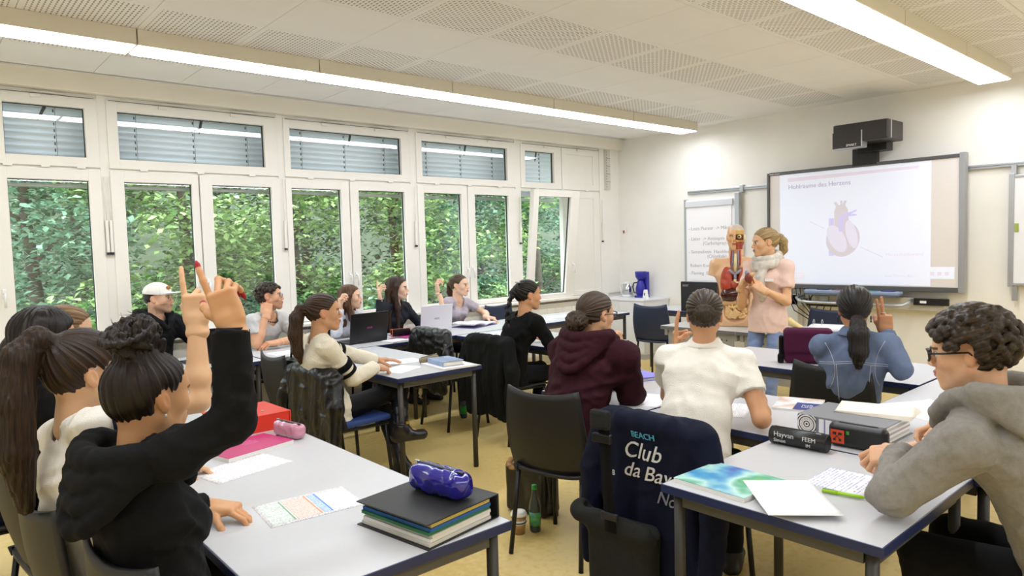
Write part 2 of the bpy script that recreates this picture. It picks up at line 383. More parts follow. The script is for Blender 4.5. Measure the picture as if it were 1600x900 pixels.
# corner cable duct high on the pier, and the alarm box
d = MB().box(7.62, 7.70, YW-.05, YW, 2.35, 2.92, bev=.003).build('cable_duct', mat('duct_plastic', '#D9D5CB', .6), None)
tag(d, 'white slotted cable duct high in the corner beside the windows', 'cable duct')
for k in range(4): MB().box(7.622, 7.698, YW-.053, YW-.05, 2.46+.11*k, 2.464+.11*k).build('joint', m_dark, d)
k_ = MB()
for q in range(14): k_.box(7.618, 7.624, YW-.053, YW-.049, 2.38+.038*q, 2.395+.038*q)
k_.build('slots', m_dark, d)['kind'] = 'stuff'
a = MB().box(7.90, 7.925, 6.50, 6.54, 1.74, 1.80, bev=.004).build('switch', m_white); tag(a, 'small white switch box with red tab on the wall near the corner', 'switch')
MB().box(7.885, 7.90, 6.515, 6.53, 1.72, 1.76).build('red_tab', mat('red_tab', '#A5352B', .5), a)
# ================================================================== OUTSIDE
m_ground = mat('outside_soil', '#3E4A33', .95, noise=.4, nscale=3)
def hill(u, v):
    x = -14+u*40; s = v
    return (x, 6.95+s*16, -1.0+s*s*6.5+.35*math.sin(x*.7+s*5)+.0)
struct(tag(MB().sheet(hill, 40, 30).build('ground', m_ground), kind='structure'))
def leaf_material(name, c0, c1):
    m = mat(name, c0, .5, spec=.3); nt = m.node_tree; b = nt.nodes['Principled BSDF']
    a = nt.nodes.new('ShaderNodeAttribute'); a.attribute_name = 'rnd'
    cr = nt.nodes.new('ShaderNodeValToRGB'); cr.color_ramp.elements[0].color = (*lin(c0), 1); cr.color_ramp.elements[1].color = (*lin(c1), 1)
    nt.links.new(a.outputs['Fac'], cr.inputs[0]); nt.links.new(cr.outputs[0], b.inputs['Base Color'])
    b.inputs['Transmission Weight'].default_value = 0
    return m
LEAF = [leaf_material('leaf_fresh', '#4C7A3C', '#C2DA94'), leaf_material('leaf_deep', '#24452E', '#5C8A58'), leaf_material('leaf_blue', '#437058', '#A8D0B0')]
rng = np.random.default_rng(3)
def foliage(name, centers, radii, n, size, parent, m, base):
    """layered sprays of folded leaves around several centres -> one mesh of uncountable leaves"""
    ci = rng.integers(0, len(centers), n); C_ = np.array(centers)[ci]; Rr = np.array(radii)[ci]
    d = rng.normal(size=(n, 3)); d /= np.linalg.norm(d, axis=1)[:, None]
    p = C_ + d*Rr*(rng.uniform(.55, 1.0, (n, 1)))
    # gather into flat sprays
    p[:, 2] = np.round(p[:, 2]/.16)*.16 + rng.normal(size=n)*.035 + .05*np.sin(p[:, 0]*9+p[:, 1]*5)
    yaw = rng.uniform(0, 2*np.pi, n); s = size*rng.uniform(.6, 1.25, n)
    tilt = rng.normal(size=(n, 2))*.45 - np.array([0, .35])
    ax = np.stack([np.cos(yaw), np.sin(yaw), tilt[:, 0]], 1); ax /= np.linalg.norm(ax, axis=1)[:, None]
    sd = np.stack([-np.sin(yaw), np.cos(yaw), tilt[:, 1]*.6], 1); sd /= np.linalg.norm(sd, axis=1)[:, None]
    up = np.cross(ax, sd)
    a = p; t = p+ax*s[:, None]; l = p+ax*(s*.5)[:, None]+sd*(s*.34)[:, None]+up*(s*.1)[:, None]; r_ = p+ax*(s*.5)[:, None]-sd*(s*.34)[:, None]+up*(s*.1)[:, None]
    V = np.stack([a, l, t, r_], 1).reshape(-1, 3) - np.array(base)
    me = bpy.data.meshes.new(name); me.vertices.add(4*n); me.vertices.foreach_set('co', V.astype('f4').ravel())
    idx = np.arange(4*n).reshape(-1, 4); F = np.concatenate([idx[:, [0, 1, 2]], idx[:, [0, 2, 3]]], 1).reshape(-1, 3)
    me.loops.add(F.size); me.loops.foreach_set('vertex_index', F.astype('i4').ravel()); me.polygons.add(len(F)); me.polygons.foreach_set('loop_start', np.arange(0, F.size, 3, dtype='i4'))
    me.update(calc_edges=True)
    at_ = me.attributes.new('rnd', 'FLOAT', 'POINT'); at_.data.foreach_set('value', np.repeat(np.clip(rng.normal(.45, .25, n), 0, 1), 4).astype('f4'))
    o = obj(name, me, m, parent); o['kind'] = 'stuff'; return o
m_bark = mat('bark', '#4A4238', .9, noise=.3, nscale=20, bump=.4, bscale=40)
def tree(label, x, y, h, spread, n, size, m, low=.2, blobs=9, group='trees outside the windows'):
    t = thing('tree', label, 'tree', (x, y, -.9), 0, group)
    b = (x, y, -.9); tr = MB(); tr.tube([(0, 0, -.3), (.05, .03, h*.35), (-.04, .05, h*.7), (.02, 0, h)], [.10, .085, .06, .03], 8)
    rr = random.Random(int(x*100)); cs = []; rs = []
    for i in range(blobs):
        a = rr.uniform(0, 6.28); q = rr.uniform(.2, 1)*spread; z = low+(h-low)*((i+.5)/blobs)
        cs.append((x+q*math.cos(a), y+.6*q*math.sin(a), z-.9)); rs.append((spread*rr.uniform(.5, .8), spread*rr.uniform(.4, .6), rr.uniform(.35, .6)))
        tr.tube([(0, 0, max(.2, z-.5)), (q*math.cos(a)*.5, .3*q*math.sin(a), z-.2), (q*math.cos(a), .6*q*math.sin(a), z)], [.03, .02, .008], 5)
    tr.build('trunk', m_bark, t); foliage('foliage', cs, rs, n, size, t, m, b)
spec = [  # x, y, height, spread, material, words
    (1.2, 10.6, 4.6, 1.3, 2, 'blue-green leafy tree outside the leftmost window'),
    (2.9, 10.0, 4.6, 1.2, 0, 'fresh green broadleaf tree outside the second window'),
    (4.6, 10.4, 4.8, 1.3, 0, 'light green broadleaf tree outside, behind the man with glasses'),
    (6.3, 10.2, 4.8, 1.3, 0, 'pale green layered tree outside the third window'),
    (8.1, 10.6, 4.8, 1.4, 2, 'grey-green broadleaf tree outside between third and fourth window'),
    (9.9, 10.5, 4.8, 1.4, 0, 'broadleaf tree with drooping sprays outside the fourth window'),
    (11.9, 10.8, 5.0, 1.5, 2, 'soft green tree outside the tilted window'),
    (14.0, 11.0, 5.0, 1.6, 1, 'dark green tree furthest to the right outside')]
for x, y, h, s, mi, lb_ in spec: tree(lb_, x, y, h, s, 8000, .115, LEAF[mi])
for i, x in enumerate((.2, 2.2, 4.2, 6.3, 8.6, 11.0, 13.6)):
    tree('deep green background tree up the slope, number %s from the left' % ['one', 'two', 'three', 'four', 'five', 'six', 'seven'][i], x, 13.4+.4*(i % 2), 6.4, 1.9, 6000, .13, LEAF[1], low=.8, blobs=10)
for i, (x, y) in enumerate(((1.7, 8.5), (3.6, 8.6), (5.4, 8.7), (7.4, 8.8), (9.6, 8.9), (11.8, 9.0))):
    tree('low green shrub below the windows outside, %s from the left' % ['first', 'second', 'third', 'fourth', 'fifth', 'sixth'][i], x, y, 1.7, .8, 3000, .09, LEAF[i % 3], low=.3, blobs=6, group='shrubs outside the windows')
# ================================================================== SDF TOOLKIT (smooth bodies, cloth, soft bags)
def nv(v): v = np.array(v, float); return v/np.linalg.norm(v)
class Vol:
    def __init__(s, lo, hi, h):
        s.h = h; s.lo = np.array(lo, float)-3*h; s.n = np.ceil((np.array(hi)-s.lo+3*h)/h).astype(int)+1
        s.d = np.full(tuple(s.n), .09, 'f4')
    def grid(s, lo, hi, m):
        a = np.clip(np.floor((np.array(lo)-m-s.lo)/s.h).astype(int), 0, s.n-1); b = np.clip(np.ceil((np.array(hi)+m-s.lo)/s.h).astype(int)+1, 1, s.n)
        sl = tuple(slice(a[i], b[i]) for i in range(3))
        ax = [s.lo[i]+s.h*np.arange(a[i], b[i]) for i in range(3)]
        return sl, np.stack(np.meshgrid(*ax, indexing='ij'), -1).astype('f4')
    def put(s, sl, d, k, op='+'):
        a = s.d[sl]
        if op == '+':
            if k: hh = np.maximum(k-np.abs(a-d), 0)/k; s.d[sl] = np.minimum(a, d)-hh*hh*k*.25
            else: s.d[sl] = np.minimum(a, d)
        else:
            d = -d
            if k: hh = np.maximum(k-np.abs(a-d), 0)/k; s.d[sl] = np.maximum(a, d)+hh*hh*k*.25
            else: s.d[sl] = np.maximum(a, d)
    def cap(s, a, b, ra, rb=None, k=.02, op='+', cut=None, side=None, sc=1., off=0.):
        """tapered capsule; side/sc widen it along one axis; cut=(point,normal) trims it flat"""
        rb = ra if rb is None else rb; a = np.array(a, float); b = np.array(b, float); ra += off; rb += off
        R_ = max(ra, rb)*max(sc, 1)
        sl, P = s.grid(np.minimum(a, b)-R_, np.maximum(a, b)+R_, k+2*s.h)
        if P.size == 0: return
        q = P-a; ba = b-a
        if side is not None and sc != 1:
            sd = nv(side); q = q-(q@sd)[..., None]*sd*(1-1/sc); bb = ba-(ba@sd)*sd*(1-1/sc)
        else: bb = ba
        t = np.clip((q@bb)/max(bb@bb, 1e-9), 0, 1)
        d = np.linalg.norm(q-t[..., None]*bb, axis=-1)-(ra+(rb-ra)*t)
        if cut is not None:
            for c in (cut if isinstance(cut, list) else [cut]): d = np.maximum(d, (P-np.array(c[0]))@nv(c[1]))
        s.put(sl, d.astype('f4'), k, op)
    def ell(s, c, r, ax=None, k=.02, op='+', cut=None):
        c = np.array(c, float); r = np.array(r, float); ax = np.eye(3) if ax is None else np.array(ax, float)
        sl, P = s.grid(c-max(r), c+max(r), k+2*s.h)
        if P.size == 0: return
        q = (P-c)@ax.T/r; n = np.linalg.norm(q, axis=-1); n2 = np.linalg.norm(q/r, axis=-1)
        d = n*(n-1)/np.maximum(n2, 1e-6)
        if cut is not None:
            for cc in (cut if isinstance(cut, list) else [cut]): d = np.maximum(d, (P-np.array(cc[0]))@nv(cc[1]))
        s.put(sl, d.astype('f4'), k, op)
    def box(s, c, hs, ax=None, rnd=.01, k=.02, op='+'):
        c = np.array(c, float); hs = np.array(hs, float); ax = np.eye(3) if ax is None else np.array(ax, float); m = np.linalg.norm(hs)
        sl, P = s.grid(c-m, c+m, k+2*s.h)
        q = np.abs((P-c)@ax.T)-(hs-rnd); d = np.linalg.norm(np.maximum(q, 0), axis=-1)+np.minimum(q.max(-1), 0)-rnd
        s.put(sl, d.astype('f4'), k, op)
    def chain(s, pts, rs, k=.015, **kw):
        for i in range(len(pts)-1): s.cap(pts[i], pts[i+1], rs[i], rs[i+1], k=k, **kw)
    def plane(s, p, n, k=.006):
        """keep only the side the normal points away from"""
        n_ = nv(n); p = np.array(p); ax = [(s.lo[i]+s.h*np.arange(s.n[i])-p[i])*n_[i] for i in range(3)]
        d = (ax[0][:, None, None]+ax[1][None, :, None]+ax[2][None, None, :]).astype('f4')
        hh = np.maximum(k-np.abs(s.d-d), 0)/k; s.d = np.maximum(s.d, d)+hh*hh*k*.25
    def disp(s, fn):
        m = np.abs(s.d) < .03; i = np.argwhere(m)
        if len(i): s.d[m] += fn((s.lo+s.h*i).astype('f4')).astype('f4')
    def mesh(s):
        d = s.d; n = d.shape; ins = d < 0
        c = np.zeros((n[0]-1, n[1]-1, n[2]-1), 'u1')
        for i in (0, 1):
            for j in (0, 1):
                for k in (0, 1): c += ins[i:n[0]-1+i, j:n[1]-1+j, k:n[2]-1+k]
        act = (c > 0) & (c < 8); idx = np.argwhere(act)
        if len(idx) == 0: return np.zeros((0, 3)), np.zeros((0, 4), int)
        vi = np.full(act.shape, -1, 'i4'); vi[act] = np.arange(len(idx))
        off = np.array([(i, j, k) for i in (0, 1) for j in (0, 1) for k in (0, 1)])
        cv = np.stack([d[idx[:, 0]+o[0], idx[:, 1]+o[1], idx[:, 2]+o[2]] for o in off], 1)
        acc = np.zeros((len(idx), 3)); cnt = np.zeros(len(idx))
        for a in range(8):
            for b in range(a+1, 8):
                if np.abs(off[a]-off[b]).sum() != 1: continue
                va, vb = cv[:, a], cv[:, b]; m = (va < 0) != (vb < 0); t = np.where(m, va/np.where(m, va-vb, 1), 0)
                acc += m[:, None]*(off[a]+t[:, None]*(off[b]-off[a])); cnt += m
        V = s.lo+s.h*(idx+acc/cnt[:, None]); F = []
        for ax in range(3):
            u, v = (ax+1) % 3, (ax+2) % 3
            A = np.moveaxis(ins, ax, 0); x = A[:-1] != A[1:]; x = np.moveaxis(x, 0, ax)
            e = np.argwhere(x); e = e[(e[:, u] > 0) & (e[:, v] > 0) & (e[:, u] < n[u]-1) & (e[:, v] < n[v]-1)]
            du = np.zeros(3, int); du[u] = 1; dv = np.zeros(3, int); dv[v] = 1
            g = lambda q: vi[q[:, 0], q[:, 1], q[:, 2]]
            f = np.stack([g(e-du-dv), g(e-dv), g(e), g(e-du)], 1)
            flip = ~ins[e[:, 0], e[:, 1], e[:, 2]]; f[flip] = f[flip][:, ::-1]; F.append(f)
        F = np.concatenate(F); return V, F[(F >= 0).all(1)]
def np_mesh(name, V, F, attrs=None, smooth=True):
    me = bpy.data.meshes.new(name); V = np.asarray(V); F = np.asarray(F)
    me.vertices.add(len(V)); me.vertices.foreach_set('co', V.astype('f4').ravel())
    me.loops.add(F.size); me.loops.foreach_set('vertex_index', F.astype('i4').ravel())
    me.polygons.add(len(F)); me.polygons.foreach_set('loop_start', np.arange(0, F.size, F.shape[1], dtype='i4'))
    me.polygons.foreach_set('use_smooth', np.full(len(F), smooth)); me.update(calc_edges=True)
    for k, a in (attrs or {}).items():
        if k == 'Col':
            at_ = me.attributes.new('Col', 'FLOAT_COLOR', 'POINT'); at_.data.foreach_set('color', np.concatenate([a, np.ones((len(a), 1))], 1).astype('f4').ravel())
        else:
            at_ = me.attributes.new(k, 'FLOAT_VECTOR', 'POINT'); at_.data.foreach_set('vector', np.asarray(a).astype('f4').ravel())
    return me
def wrinkle(amp, f, seed=0, dirn=None):
    r_ = np.random.default_rng(seed); D = r_.normal(size=(6, 3)); D /= np.linalg.norm(D, axis=1)[:, None]; ph = r_.uniform(0, 6.28, 6)
    if dirn is not None: D = nv(dirn)+.45*D
    def fn(P):
        w1 = .9*np.sin(P@D[0]*f*.45+ph[0])+.7*np.sin(P@D[1]*f*.6+ph[1]); w2 = np.sin(P@D[2]*f*.35+ph[2])
        return amp*(1.5*np.abs(np.sin(P@D[3]*f*.5+w1+ph[3]))-.9+.5*np.sin(P@D[4]*f+1.5*w2+w1))*(.6+.4*w2)
    return fn
def soft(name, vol, m, parent=None, base=(0, 0, 0), **kw):
    V, F = vol.mesh(); return obj(name, np_mesh(name, V-np.array(base), F, **kw), m, parent)

# ================================================================== FURNITURE
m_top = mat('table_top', '#CACBCE', .34, noise=.012, nscale=40)
m_edge = mat('table_edge_navy', '#1E2A55', .4)
m_leg = mat('table_leg', '#3A3833', .45, .2)
m_rail = mat('table_rail', '#55534D', .5, .2)
def table(label, x0, x1, y0, y1, zt=.74, group='classroom tables', leg=m_leg, inset=.045, legs=None):
    t = thing('table', label, 'table', ((x0+x1)/2, (y0+y1)/2, 0), 0, group); a, b = (x1-x0)/2, (y1-y0)/2
    MB().box(-a+.004, a-.004, -b+.004, b-.004, zt-.026, zt, bev=.002).build('table_top', m_top, t)
    mb = MB(); e = .006
    for q in ((-a, -a+e, -b, b), (a-e, a, -b, b), (-a+e, a-e, -b, -b+e), (-a+e, a-e, b-e, b)): mb.box(q[0], q[1], q[2], q[3], zt-.03, zt-.0015, bev=.0015)
    mb.build('edge_band', m_edge, t)
    for sx in (-1, 1):
        for sy in (-1, 1):
            MB().tube([(sx*(a-inset), sy*(b-inset), .0), (sx*(a-inset), sy*(b-inset), zt-.03)], .019, 10).build('leg', leg, t)
    i = inset+.02
    for q in ((-a+i, a-i, -b+inset-.012, -b+inset+.012), (-a+i, a-i, b-inset-.012, b-inset+.012), (-a+inset-.012, -a+inset+.012, -b+i, b-i), (a-inset-.012, a-inset+.012, -b+i, b-i)):
        MB().box(q[0], q[1], q[2], q[3], zt-.075, zt-.03).build('rail', m_rail, t)
    return t
table('grey-topped table with navy edge carrying the black binder, nearest the camera at left', .60, 1.35, 1.575, 3.085)
table('grey-topped table under the blue and red binders, beyond the near left one', .60, 1.35, 3.095, 4.60)
table('grey-topped table where the girl in the cream sweater writes', 2.35, 3.05, 3.84, 5.315)
table('window-row table carrying the black laptop with a red sticker', .58, 2.075, 5.335, 6.035, group='window row tables')
table('window-row table carrying the black laptop with pink logo', 2.085, 3.52, 5.335, 6.035, group='window row tables')
table('window-row table carrying the white laptop', 3.53, 5.03, 5.335, 6.035, group='window row tables')
table('window-row table furthest from the camera near the cabinet', 5.04, 6.54, 5.335, 6.035, group='window row tables')
table('grey-topped table in front of the woman with the long braid', 3.92, 4.67, 3.82, 5.315)
table('square table with the purple folders in front of the maroon hoodie', 2.72, 3.46, 2.14, 2.88)
table('grey-topped table with pencil cases and magazine in front of the white polo shirt', 2.72, 3.46, .66, 2.13)
table('square table with the colourful notebook nearest the camera at right', 1.93, 2.71, .72, 1.45)
table('grey-topped table covered in loose papers beside the man in the grey hoodie', 3.47, 4.95, .64, 1.38)
table('grey-topped table with the maroon bag in front of the denim jacket', 4.22, 4.95, 1.39, 2.85)
table('navy-edged table by the front wall beside the white cabinet', 7.0, 7.7, 4.35, 5.45)

# teacher desks with perforated metal modesty panels
m_desk = mat('desk_top_grey', '#C9C8C4', .4); m_dpanel = mat('desk_metal', '#B4B2AC', .45, .4); m_dedge = mat('desk_edge', '#6E6E6C', .5)
def desk(label, y0, y1, top):
    d = thing('teacher_desk', label, 'desk', (5.68, y0, 0), 0, 'teacher desks'); L = y1-y0
    MB().box(0, .72, 0, L, .712, .74, bev=.003).build('desk_top', top, d); MB().box(-.003, 0, 0, L, .705, .738).build('edge_band', m_dedge, d)
    p = MB().box(.06, .075, .05, L-.05, .28, .70).build('modesty_panel', m_dpanel, d)
    hs = MB()
    for i in range(12):
        for z in (.48, .56, .64): hs.box(.057, .0605, .12+i*(L-.24)/11-.006, .12+i*(L-.24)/11+.006, z-.006, z+.006)
    hs.build('holes', m_black, p)['kind'] = 'stuff'
    for y in (.03, L-.03):
        MB().box(.05, .68, y-.018, y+.018, .64, .71).box(.3, .38, y-.018, y+.018, .03, .66).box(.06, .66, y-.025, y+.025, 0, .035).build('leg', m_dpanel, d)
desk('grey teacher desk carrying the anatomical torso and monitor', 3.41, 4.24, m_desk)
desk('grey teacher desk carrying the open ring binder and papers', 2.50, 3.40, m_top)

# shell chairs -------------------------------------------------------
m_shell = mat('chair_shell', '#17181A', .5, noise=.03, bump=.03, bscale=300)
m_shelln = mat('chair_shell_blue', '#26304A', .45)
m_seatblue = mat('seat_blue', '#23407F', .7, bump=.1, bscale=400)
m_cleg = mat('chair_leg', '#1C1C1E', .4, .3)
def back_fn(u, v):
    # u across, v up; a wide shell that leans back, with rising corners
    y = (u-.5)*2; w_ = .225-.025*(v**2)+.01*math.sin(v*3); z = .45+.40*v+.028*abs(y)**2.2*v**3
    x = -.17-.075*v-.03*(1-v)**2*0+.035*(abs(y)**2)-.03*math.sin(v*math.pi)*.6
    return (x, -y*w_, z)
back_me = MB().sheet(back_fn, 16, 14, thick=-.014).mesh('backrest')
def seat_fn(u, v):
    x = -.19+.40*u; y = (v-.5)*2; w_ = .20+.015*math.sin(u*3.1)
    return (x, y*w_, .452-.012*(1-abs(y)**3)-.03*max(0, u-.8)**1.2*2+.008*abs(y)**4)
seat_me = MB().sheet(seat_fn, 12, 12, thick=.016).mesh('seat')
seat_pad = MB().box(-.19, .21, -.205, .205, .445, .485, bev=.014).mesh('seat')
def chair(label, x, y, yaw, shell=m_shell, pad=False, group='classroom chairs'):
    c = thing('chair', label, 'chair', (x, y, 0), R(yaw), group)
    b = obj('backrest', back_me.copy(), None, c); b.data.materials.append(shell)
    s = obj('seat', (seat_pad if pad else seat_me).copy(), None, c); s.data.materials.append(m_seatblue if pad else shell)
    for sx in (-1, 1):
        for sy in (-1, 1):
            MB().tube([(sx*.17, sy*.185, .44), (sx*.185-(.05 if sx < 0 else -.02), sy*.205, .0)], .0125, 8).build('leg', m_cleg, c)
    for sy in (-1, 1): MB().tube([(-.19, sy*.19, .46), (-.19, sy*.19, .435), (.19, sy*.19, .425)], .011, 8).build('side_rail', m_cleg, c)
    return c
C = {}
C['P11'] = chair('charcoal shell chair of the person in the maroon hoodie, near a takeaway cup', 2.53, 2.50, 14)
C['P12'] = chair('charcoal shell chair hung with the navy printed jacket', 2.47, 1.72, 2)
C['P14'] = chair('charcoal shell chair under the woman in the denim jacket', 4.10, 1.76, 8)
C['P6'] = chair('chair with blue padded seat under the girl in the cream sweater', 2.16, 4.18, 4, pad=True)
C['J1'] = chair('empty chair hung with a black leather jacket facing the papers', 3.64, 4.98, 0)
C['P10'] = chair('chair of the woman with the braid, hung with a black coat', 3.72, 4.28, 0)
C['P3'] = chair('charcoal chair of the girl in the black hoodie, lower left', .56, 1.92, 10)
C['P2'] = chair('charcoal chair of the ponytailed girl in the white T-shirt', .47, 2.50, 6)
C['P1'] = chair('charcoal chair of the girl with long black hair, left edge', .45, 3.13, 6)
C['P1b'] = chair('chair of the light-haired person mostly hidden at the left', .28, 3.78, 0)
C['P15'] = chair('charcoal chair of the man in the grey hoodie', 2.55, .42, 95)
C['P4'] = chair('chair of the man in the white cap by the window', 1.50, 6.30, -80)
C['P5'] = chair('chair of the curly-haired man by the window', 2.43, 6.30, -82)
C['P7'] = chair('chair of the girl with auburn hair by the window', 3.27, 6.30, -85)
C['P8'] = chair('chair of the girl with very long dark hair by the window', 3.86, 6.30, -85)
C['P9'] = chair('chair of the girl in the lilac T-shirt by the window', 4.62, 6.30, -85)
chair('empty dark blue chair behind the woman with the braid, by the windows', 5.42, 6.25, -90, m_shelln)
chair('empty dark blue chair between cabinet and teacher desk', 6.58, 4.93, 175-165, m_shelln)
chair('dark blue chair behind the teacher desk with papers', 6.66, 3.07, 180, m_shelln)

# white cabinet, kettle, coffee maker ---------------------------------
m_cab = mat('cabinet_white', '#EDEEF2', .42)
cb = thing('cabinet', 'white two-door cabinet against the front wall carrying kettle and coffee maker', 'cabinet', (7.37, 5.77, 0))
MB().box(.02, .55, 0, .85, .07, .785).build('body', m_cab, cb); MB().box(-.005, .565, -.005, .855, .785, .81, bev=.002).build('top', m_cab, cb)
MB().box(.03, .55, .005, .845, 0, .07).build('plinth', mat('plinth_grey', '#C9CACC', .5), cb)
for i, (a, b) in enumerate(((.003, .43), (.434, .848))):
    d_ = MB().box(0, .019, a, b, .085, .78, bev=.001).build('door', m_cab, cb)
    if i == 0: MB().tube([(0, .10, .50), (-.02, .10, .505), (-.024, .10, .55), (-.02, .10, .595), (0, .10, .60)], .005, 6).build('handle', m_white, d_)
    else: MB().lathe([(.010, 0), (.010, .006), (.004, .006)], 10).build('lock', m_alud, d_, loc=(0, .47, .55), rot=(0, R(-90), 0))
k_ = thing('kettle', 'white and steel electric kettle on the cabinet', 'kettle', (7.72, 6.33, .81))
MB().lathe([(.082, 0), (.085, .02), (.08, .035)], 24).build('base', m_white, k_)
MB().lathe([(.074, .035), (.072, .10), (.066, .19), (.05, .195)], 24).build('steel_body', mat('polished_steel', '#C9CCD0', .18, 1), k_)
MB().lathe([(.066, .19), (.06, .205), (.02, .212), (.001, .213)], 20).build('lid', m_white, k_)
MB().tube([(0, .068, .185), (0, .12, .18), (0, .13, .12), (0, .10, .06), (0, .075, .045)], .012, 8).build('handle', m_white, k_)
MB().box(-.02, .02, -.095, -.06, .155, .19, bev=.006).build('spout', m_white, k_)
m_cof = mat('coffee_blue', '#2A2799', .3); 
k_ = thing('coffee_maker', 'deep blue filter coffee maker on the cabinet', 'coffee maker', (7.72, 6.08, .81))
MB().box(-.07, .09, -.075, .075, 0, .03, bev=.008).build('base', m_cof, k_)
MB().box(.02, .09, -.075, .075, .03, .36, bev=.01).build('water_tank', m_cof, k_)
MB().lathe([(.045, .245), (.075, .29), (.082, .36), (.078, .366)], 22, c=(-.01, .0, 0)).build('filter_holder', m_cof, k_)
j = MB().lathe([(.05, .03), (.068, .07), (.066, .14), (.048, .20), (.045, .235), (.03, .24)], 22, c=(-.02, .0, 0)).build('jug', m_cof, k_)
MB().tube([(-.03, .045, .21), (-.04, .10, .205), (-.045, .115, .15), (-.04, .10, .07), (-.03, .06, .06)], .009, 8).build('handle', m_black, j)
k_ = MB().prism([(-.05, 0), (.05, 0), (.014, .12), (-.014, .12)], -.02, .02).build('filter_stand', m_white, None, loc=(7.62, 5.93, .81), rot=(R(90), 0, R(70))); tag(k_, 'small white folded paper filter holder beside the coffee maker', 'filter holder')
MB().box(-.012, .012, .04, .075, -.0215, .0215).build('opening', m_dark, k_)

# ---------------------------------------------------------------- front wall: rail, flipchart, smart board, projector, whiteboard
rail_ = thing('wall_rail', 'long aluminium rail along the front wall above the boards', 'rail', (XF, 3.6, 2.22))
MB().box(-.035, 0, -3.2, 1.83, -.022, .022, bev=.004).build('profile', m_alu, rail_)
MB().box(-.037, -.034, -3.2, 1.83, -.004, .004).build('groove', m_alud, rail_)
for y in (-1.9, 1.03): MB().box(-.055, -.0, y-.025, y+.025, -.05, .045, bev=.005).build('bracket', m_alu, rail_)
m_paper = mat('paper', '#F6F4F6', .75); m_ink = mat('pale_ink', '#B9B4B8', .8)
m_pboard = mat('board_white', '#F0F1F4', .35)
fc = thing('flipchart', 'flipchart pad with faint handwriting hung on the rail behind the torso', 'flipchart', (7.86, 0, 0))
MB().box(.0, .05, 4.70, 5.44, 1.03, 2.12, bev=.004).build('board', m_pboard, fc)
MB().box(-.012, .055, 5.425, 5.45, 1.02, 2.13, bev=.003).build('frame', m_alu, fc); MB().box(-.012, .055, 4.64, 4.70, 1.02, 2.17, bev=.003).build('frame', m_alu, fc)
MB().box(-.012, .05, 4.70, 5.43, 1.0, 1.03).build('frame', m_alu, fc)
MB().box(-.03, .0, 4.72, 5.42, 2.02, 2.10, bev=.008).build('clamp_bar', mat('clamp_grey', '#D4D6DA', .4), fc)
pg = MB().box(-.012, .0, 4.745, 5.405, 1.06, 2.03).build('paper_pad', m_paper, fc)
for s_, y, z in (('- Louis Pasteur  -> Mikroben', 5.38, 1.72), ('- Lister  -> Antisepsis', 5.38, 1.585), ('(Carbolspray)', 5.16, 1.525), ('- Semmelweis  Handdesinfekt', 5.38, 1.415), ('(Chlorkalk)', 5.10, 1.355), ('Robert Koch  Impfung', 5.36, 1.235), ('- Fleming  Entd.', 5.38, 1.135)):
    text('handwriting', s_, .062, m_ink, pg, (-.0135, y, z), face_rot((0, -1, 0), (.0, 0, 1)))
# interactive whiteboard
m_bfr = mat('board_frame', '#A7A9AC', .4, .5); m_btop = mat('board_frame_dark', '#5D5E60', .45, .3)
m_bsurf = mat('board_surface', '#EBE4E0', .4)
m_slide = mat('projected_slide', '#E6EAF8', .5, emit='#E4EAFF', estr=.2)  # slide surface glows by itself, standing in for the projector's light
def slide(n, c): return mat(n, c, .5, emit=c, estr=.2)  # slide graphics carry the same added glow
SX = 7.80
sb = thing('interactive_whiteboard', 'large interactive whiteboard showing a projected slide of a heart', 'whiteboard', (SX, 0, 0))
YA, YB, ZA, ZB = 2.225, 4.20, 1.045, 2.325        # active surface
MB().box(0, .05, YA-.03, YB+.03, ZA-.03, ZB+.03).build('board', m_bsurf, sb)
MB().box(-.02, .06, YA-.055, YA, ZA-.055, ZB+.045, bev=.006).build('side_frame', m_bfr, sb); MB().box(-.02, .06, YB, YB+.03, ZA-.055, ZB+.03, bev=.006).build('side_frame', m_btop, sb)
MB().box(-.015, .06, YA, YB, ZB, ZB+.035, bev=.006).build('top_frame', m_btop, sb); MB().box(-.015, .06, YA, YB, ZA-.05, ZA, bev=.006).build('bottom_frame', m_btop, sb)
text('maker_mark', 'SMART Board', .022, m_white, sb, (-.0165, YB-.0, ZB+.006), face_rot((0, -1, 0), (0, 0, 1)))
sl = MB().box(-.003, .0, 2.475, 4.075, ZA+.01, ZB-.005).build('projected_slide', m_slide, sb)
SU, SV = 4.075, ZB-.005          # slide top left; s(u,v) in fractions of the slide
SW, SHh = 1.60, ZB-.015-ZA
def su(u, v, d=-.004): return (d, SU-u*SW, SV-v*SHh)
def spoly(nm, pts, m, lay=0):
    d = -.0035-.0006*lay; P_ = [su(u, v, d) for u, v in pts]; n = len(P_)
    MB().add(P_+[(p[0]+.0005, p[1], p[2]) for p in P_], [tuple(range(n)), tuple(range(n, 2*n))[::-1]]+[(i, n+i, n+(i+1) % n, (i+1) % n) for i in range(n)]).build(nm, m, sl)
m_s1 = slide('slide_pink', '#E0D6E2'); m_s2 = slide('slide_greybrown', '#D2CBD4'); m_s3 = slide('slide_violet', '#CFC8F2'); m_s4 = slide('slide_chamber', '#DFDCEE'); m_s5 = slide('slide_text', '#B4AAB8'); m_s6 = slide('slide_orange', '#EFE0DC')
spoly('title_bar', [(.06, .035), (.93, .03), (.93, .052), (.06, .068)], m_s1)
_u = .065
for wd in ('Hohlräume', 'des', 'Herzens'):
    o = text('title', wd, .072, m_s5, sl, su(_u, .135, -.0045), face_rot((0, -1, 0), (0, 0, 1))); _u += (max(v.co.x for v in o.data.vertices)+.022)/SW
text('caption', 'Herzscheidewand', .05, m_s1, sl, su(.735, .755, -.0045), face_rot((0, -1, 0), (0, 0, 1)))
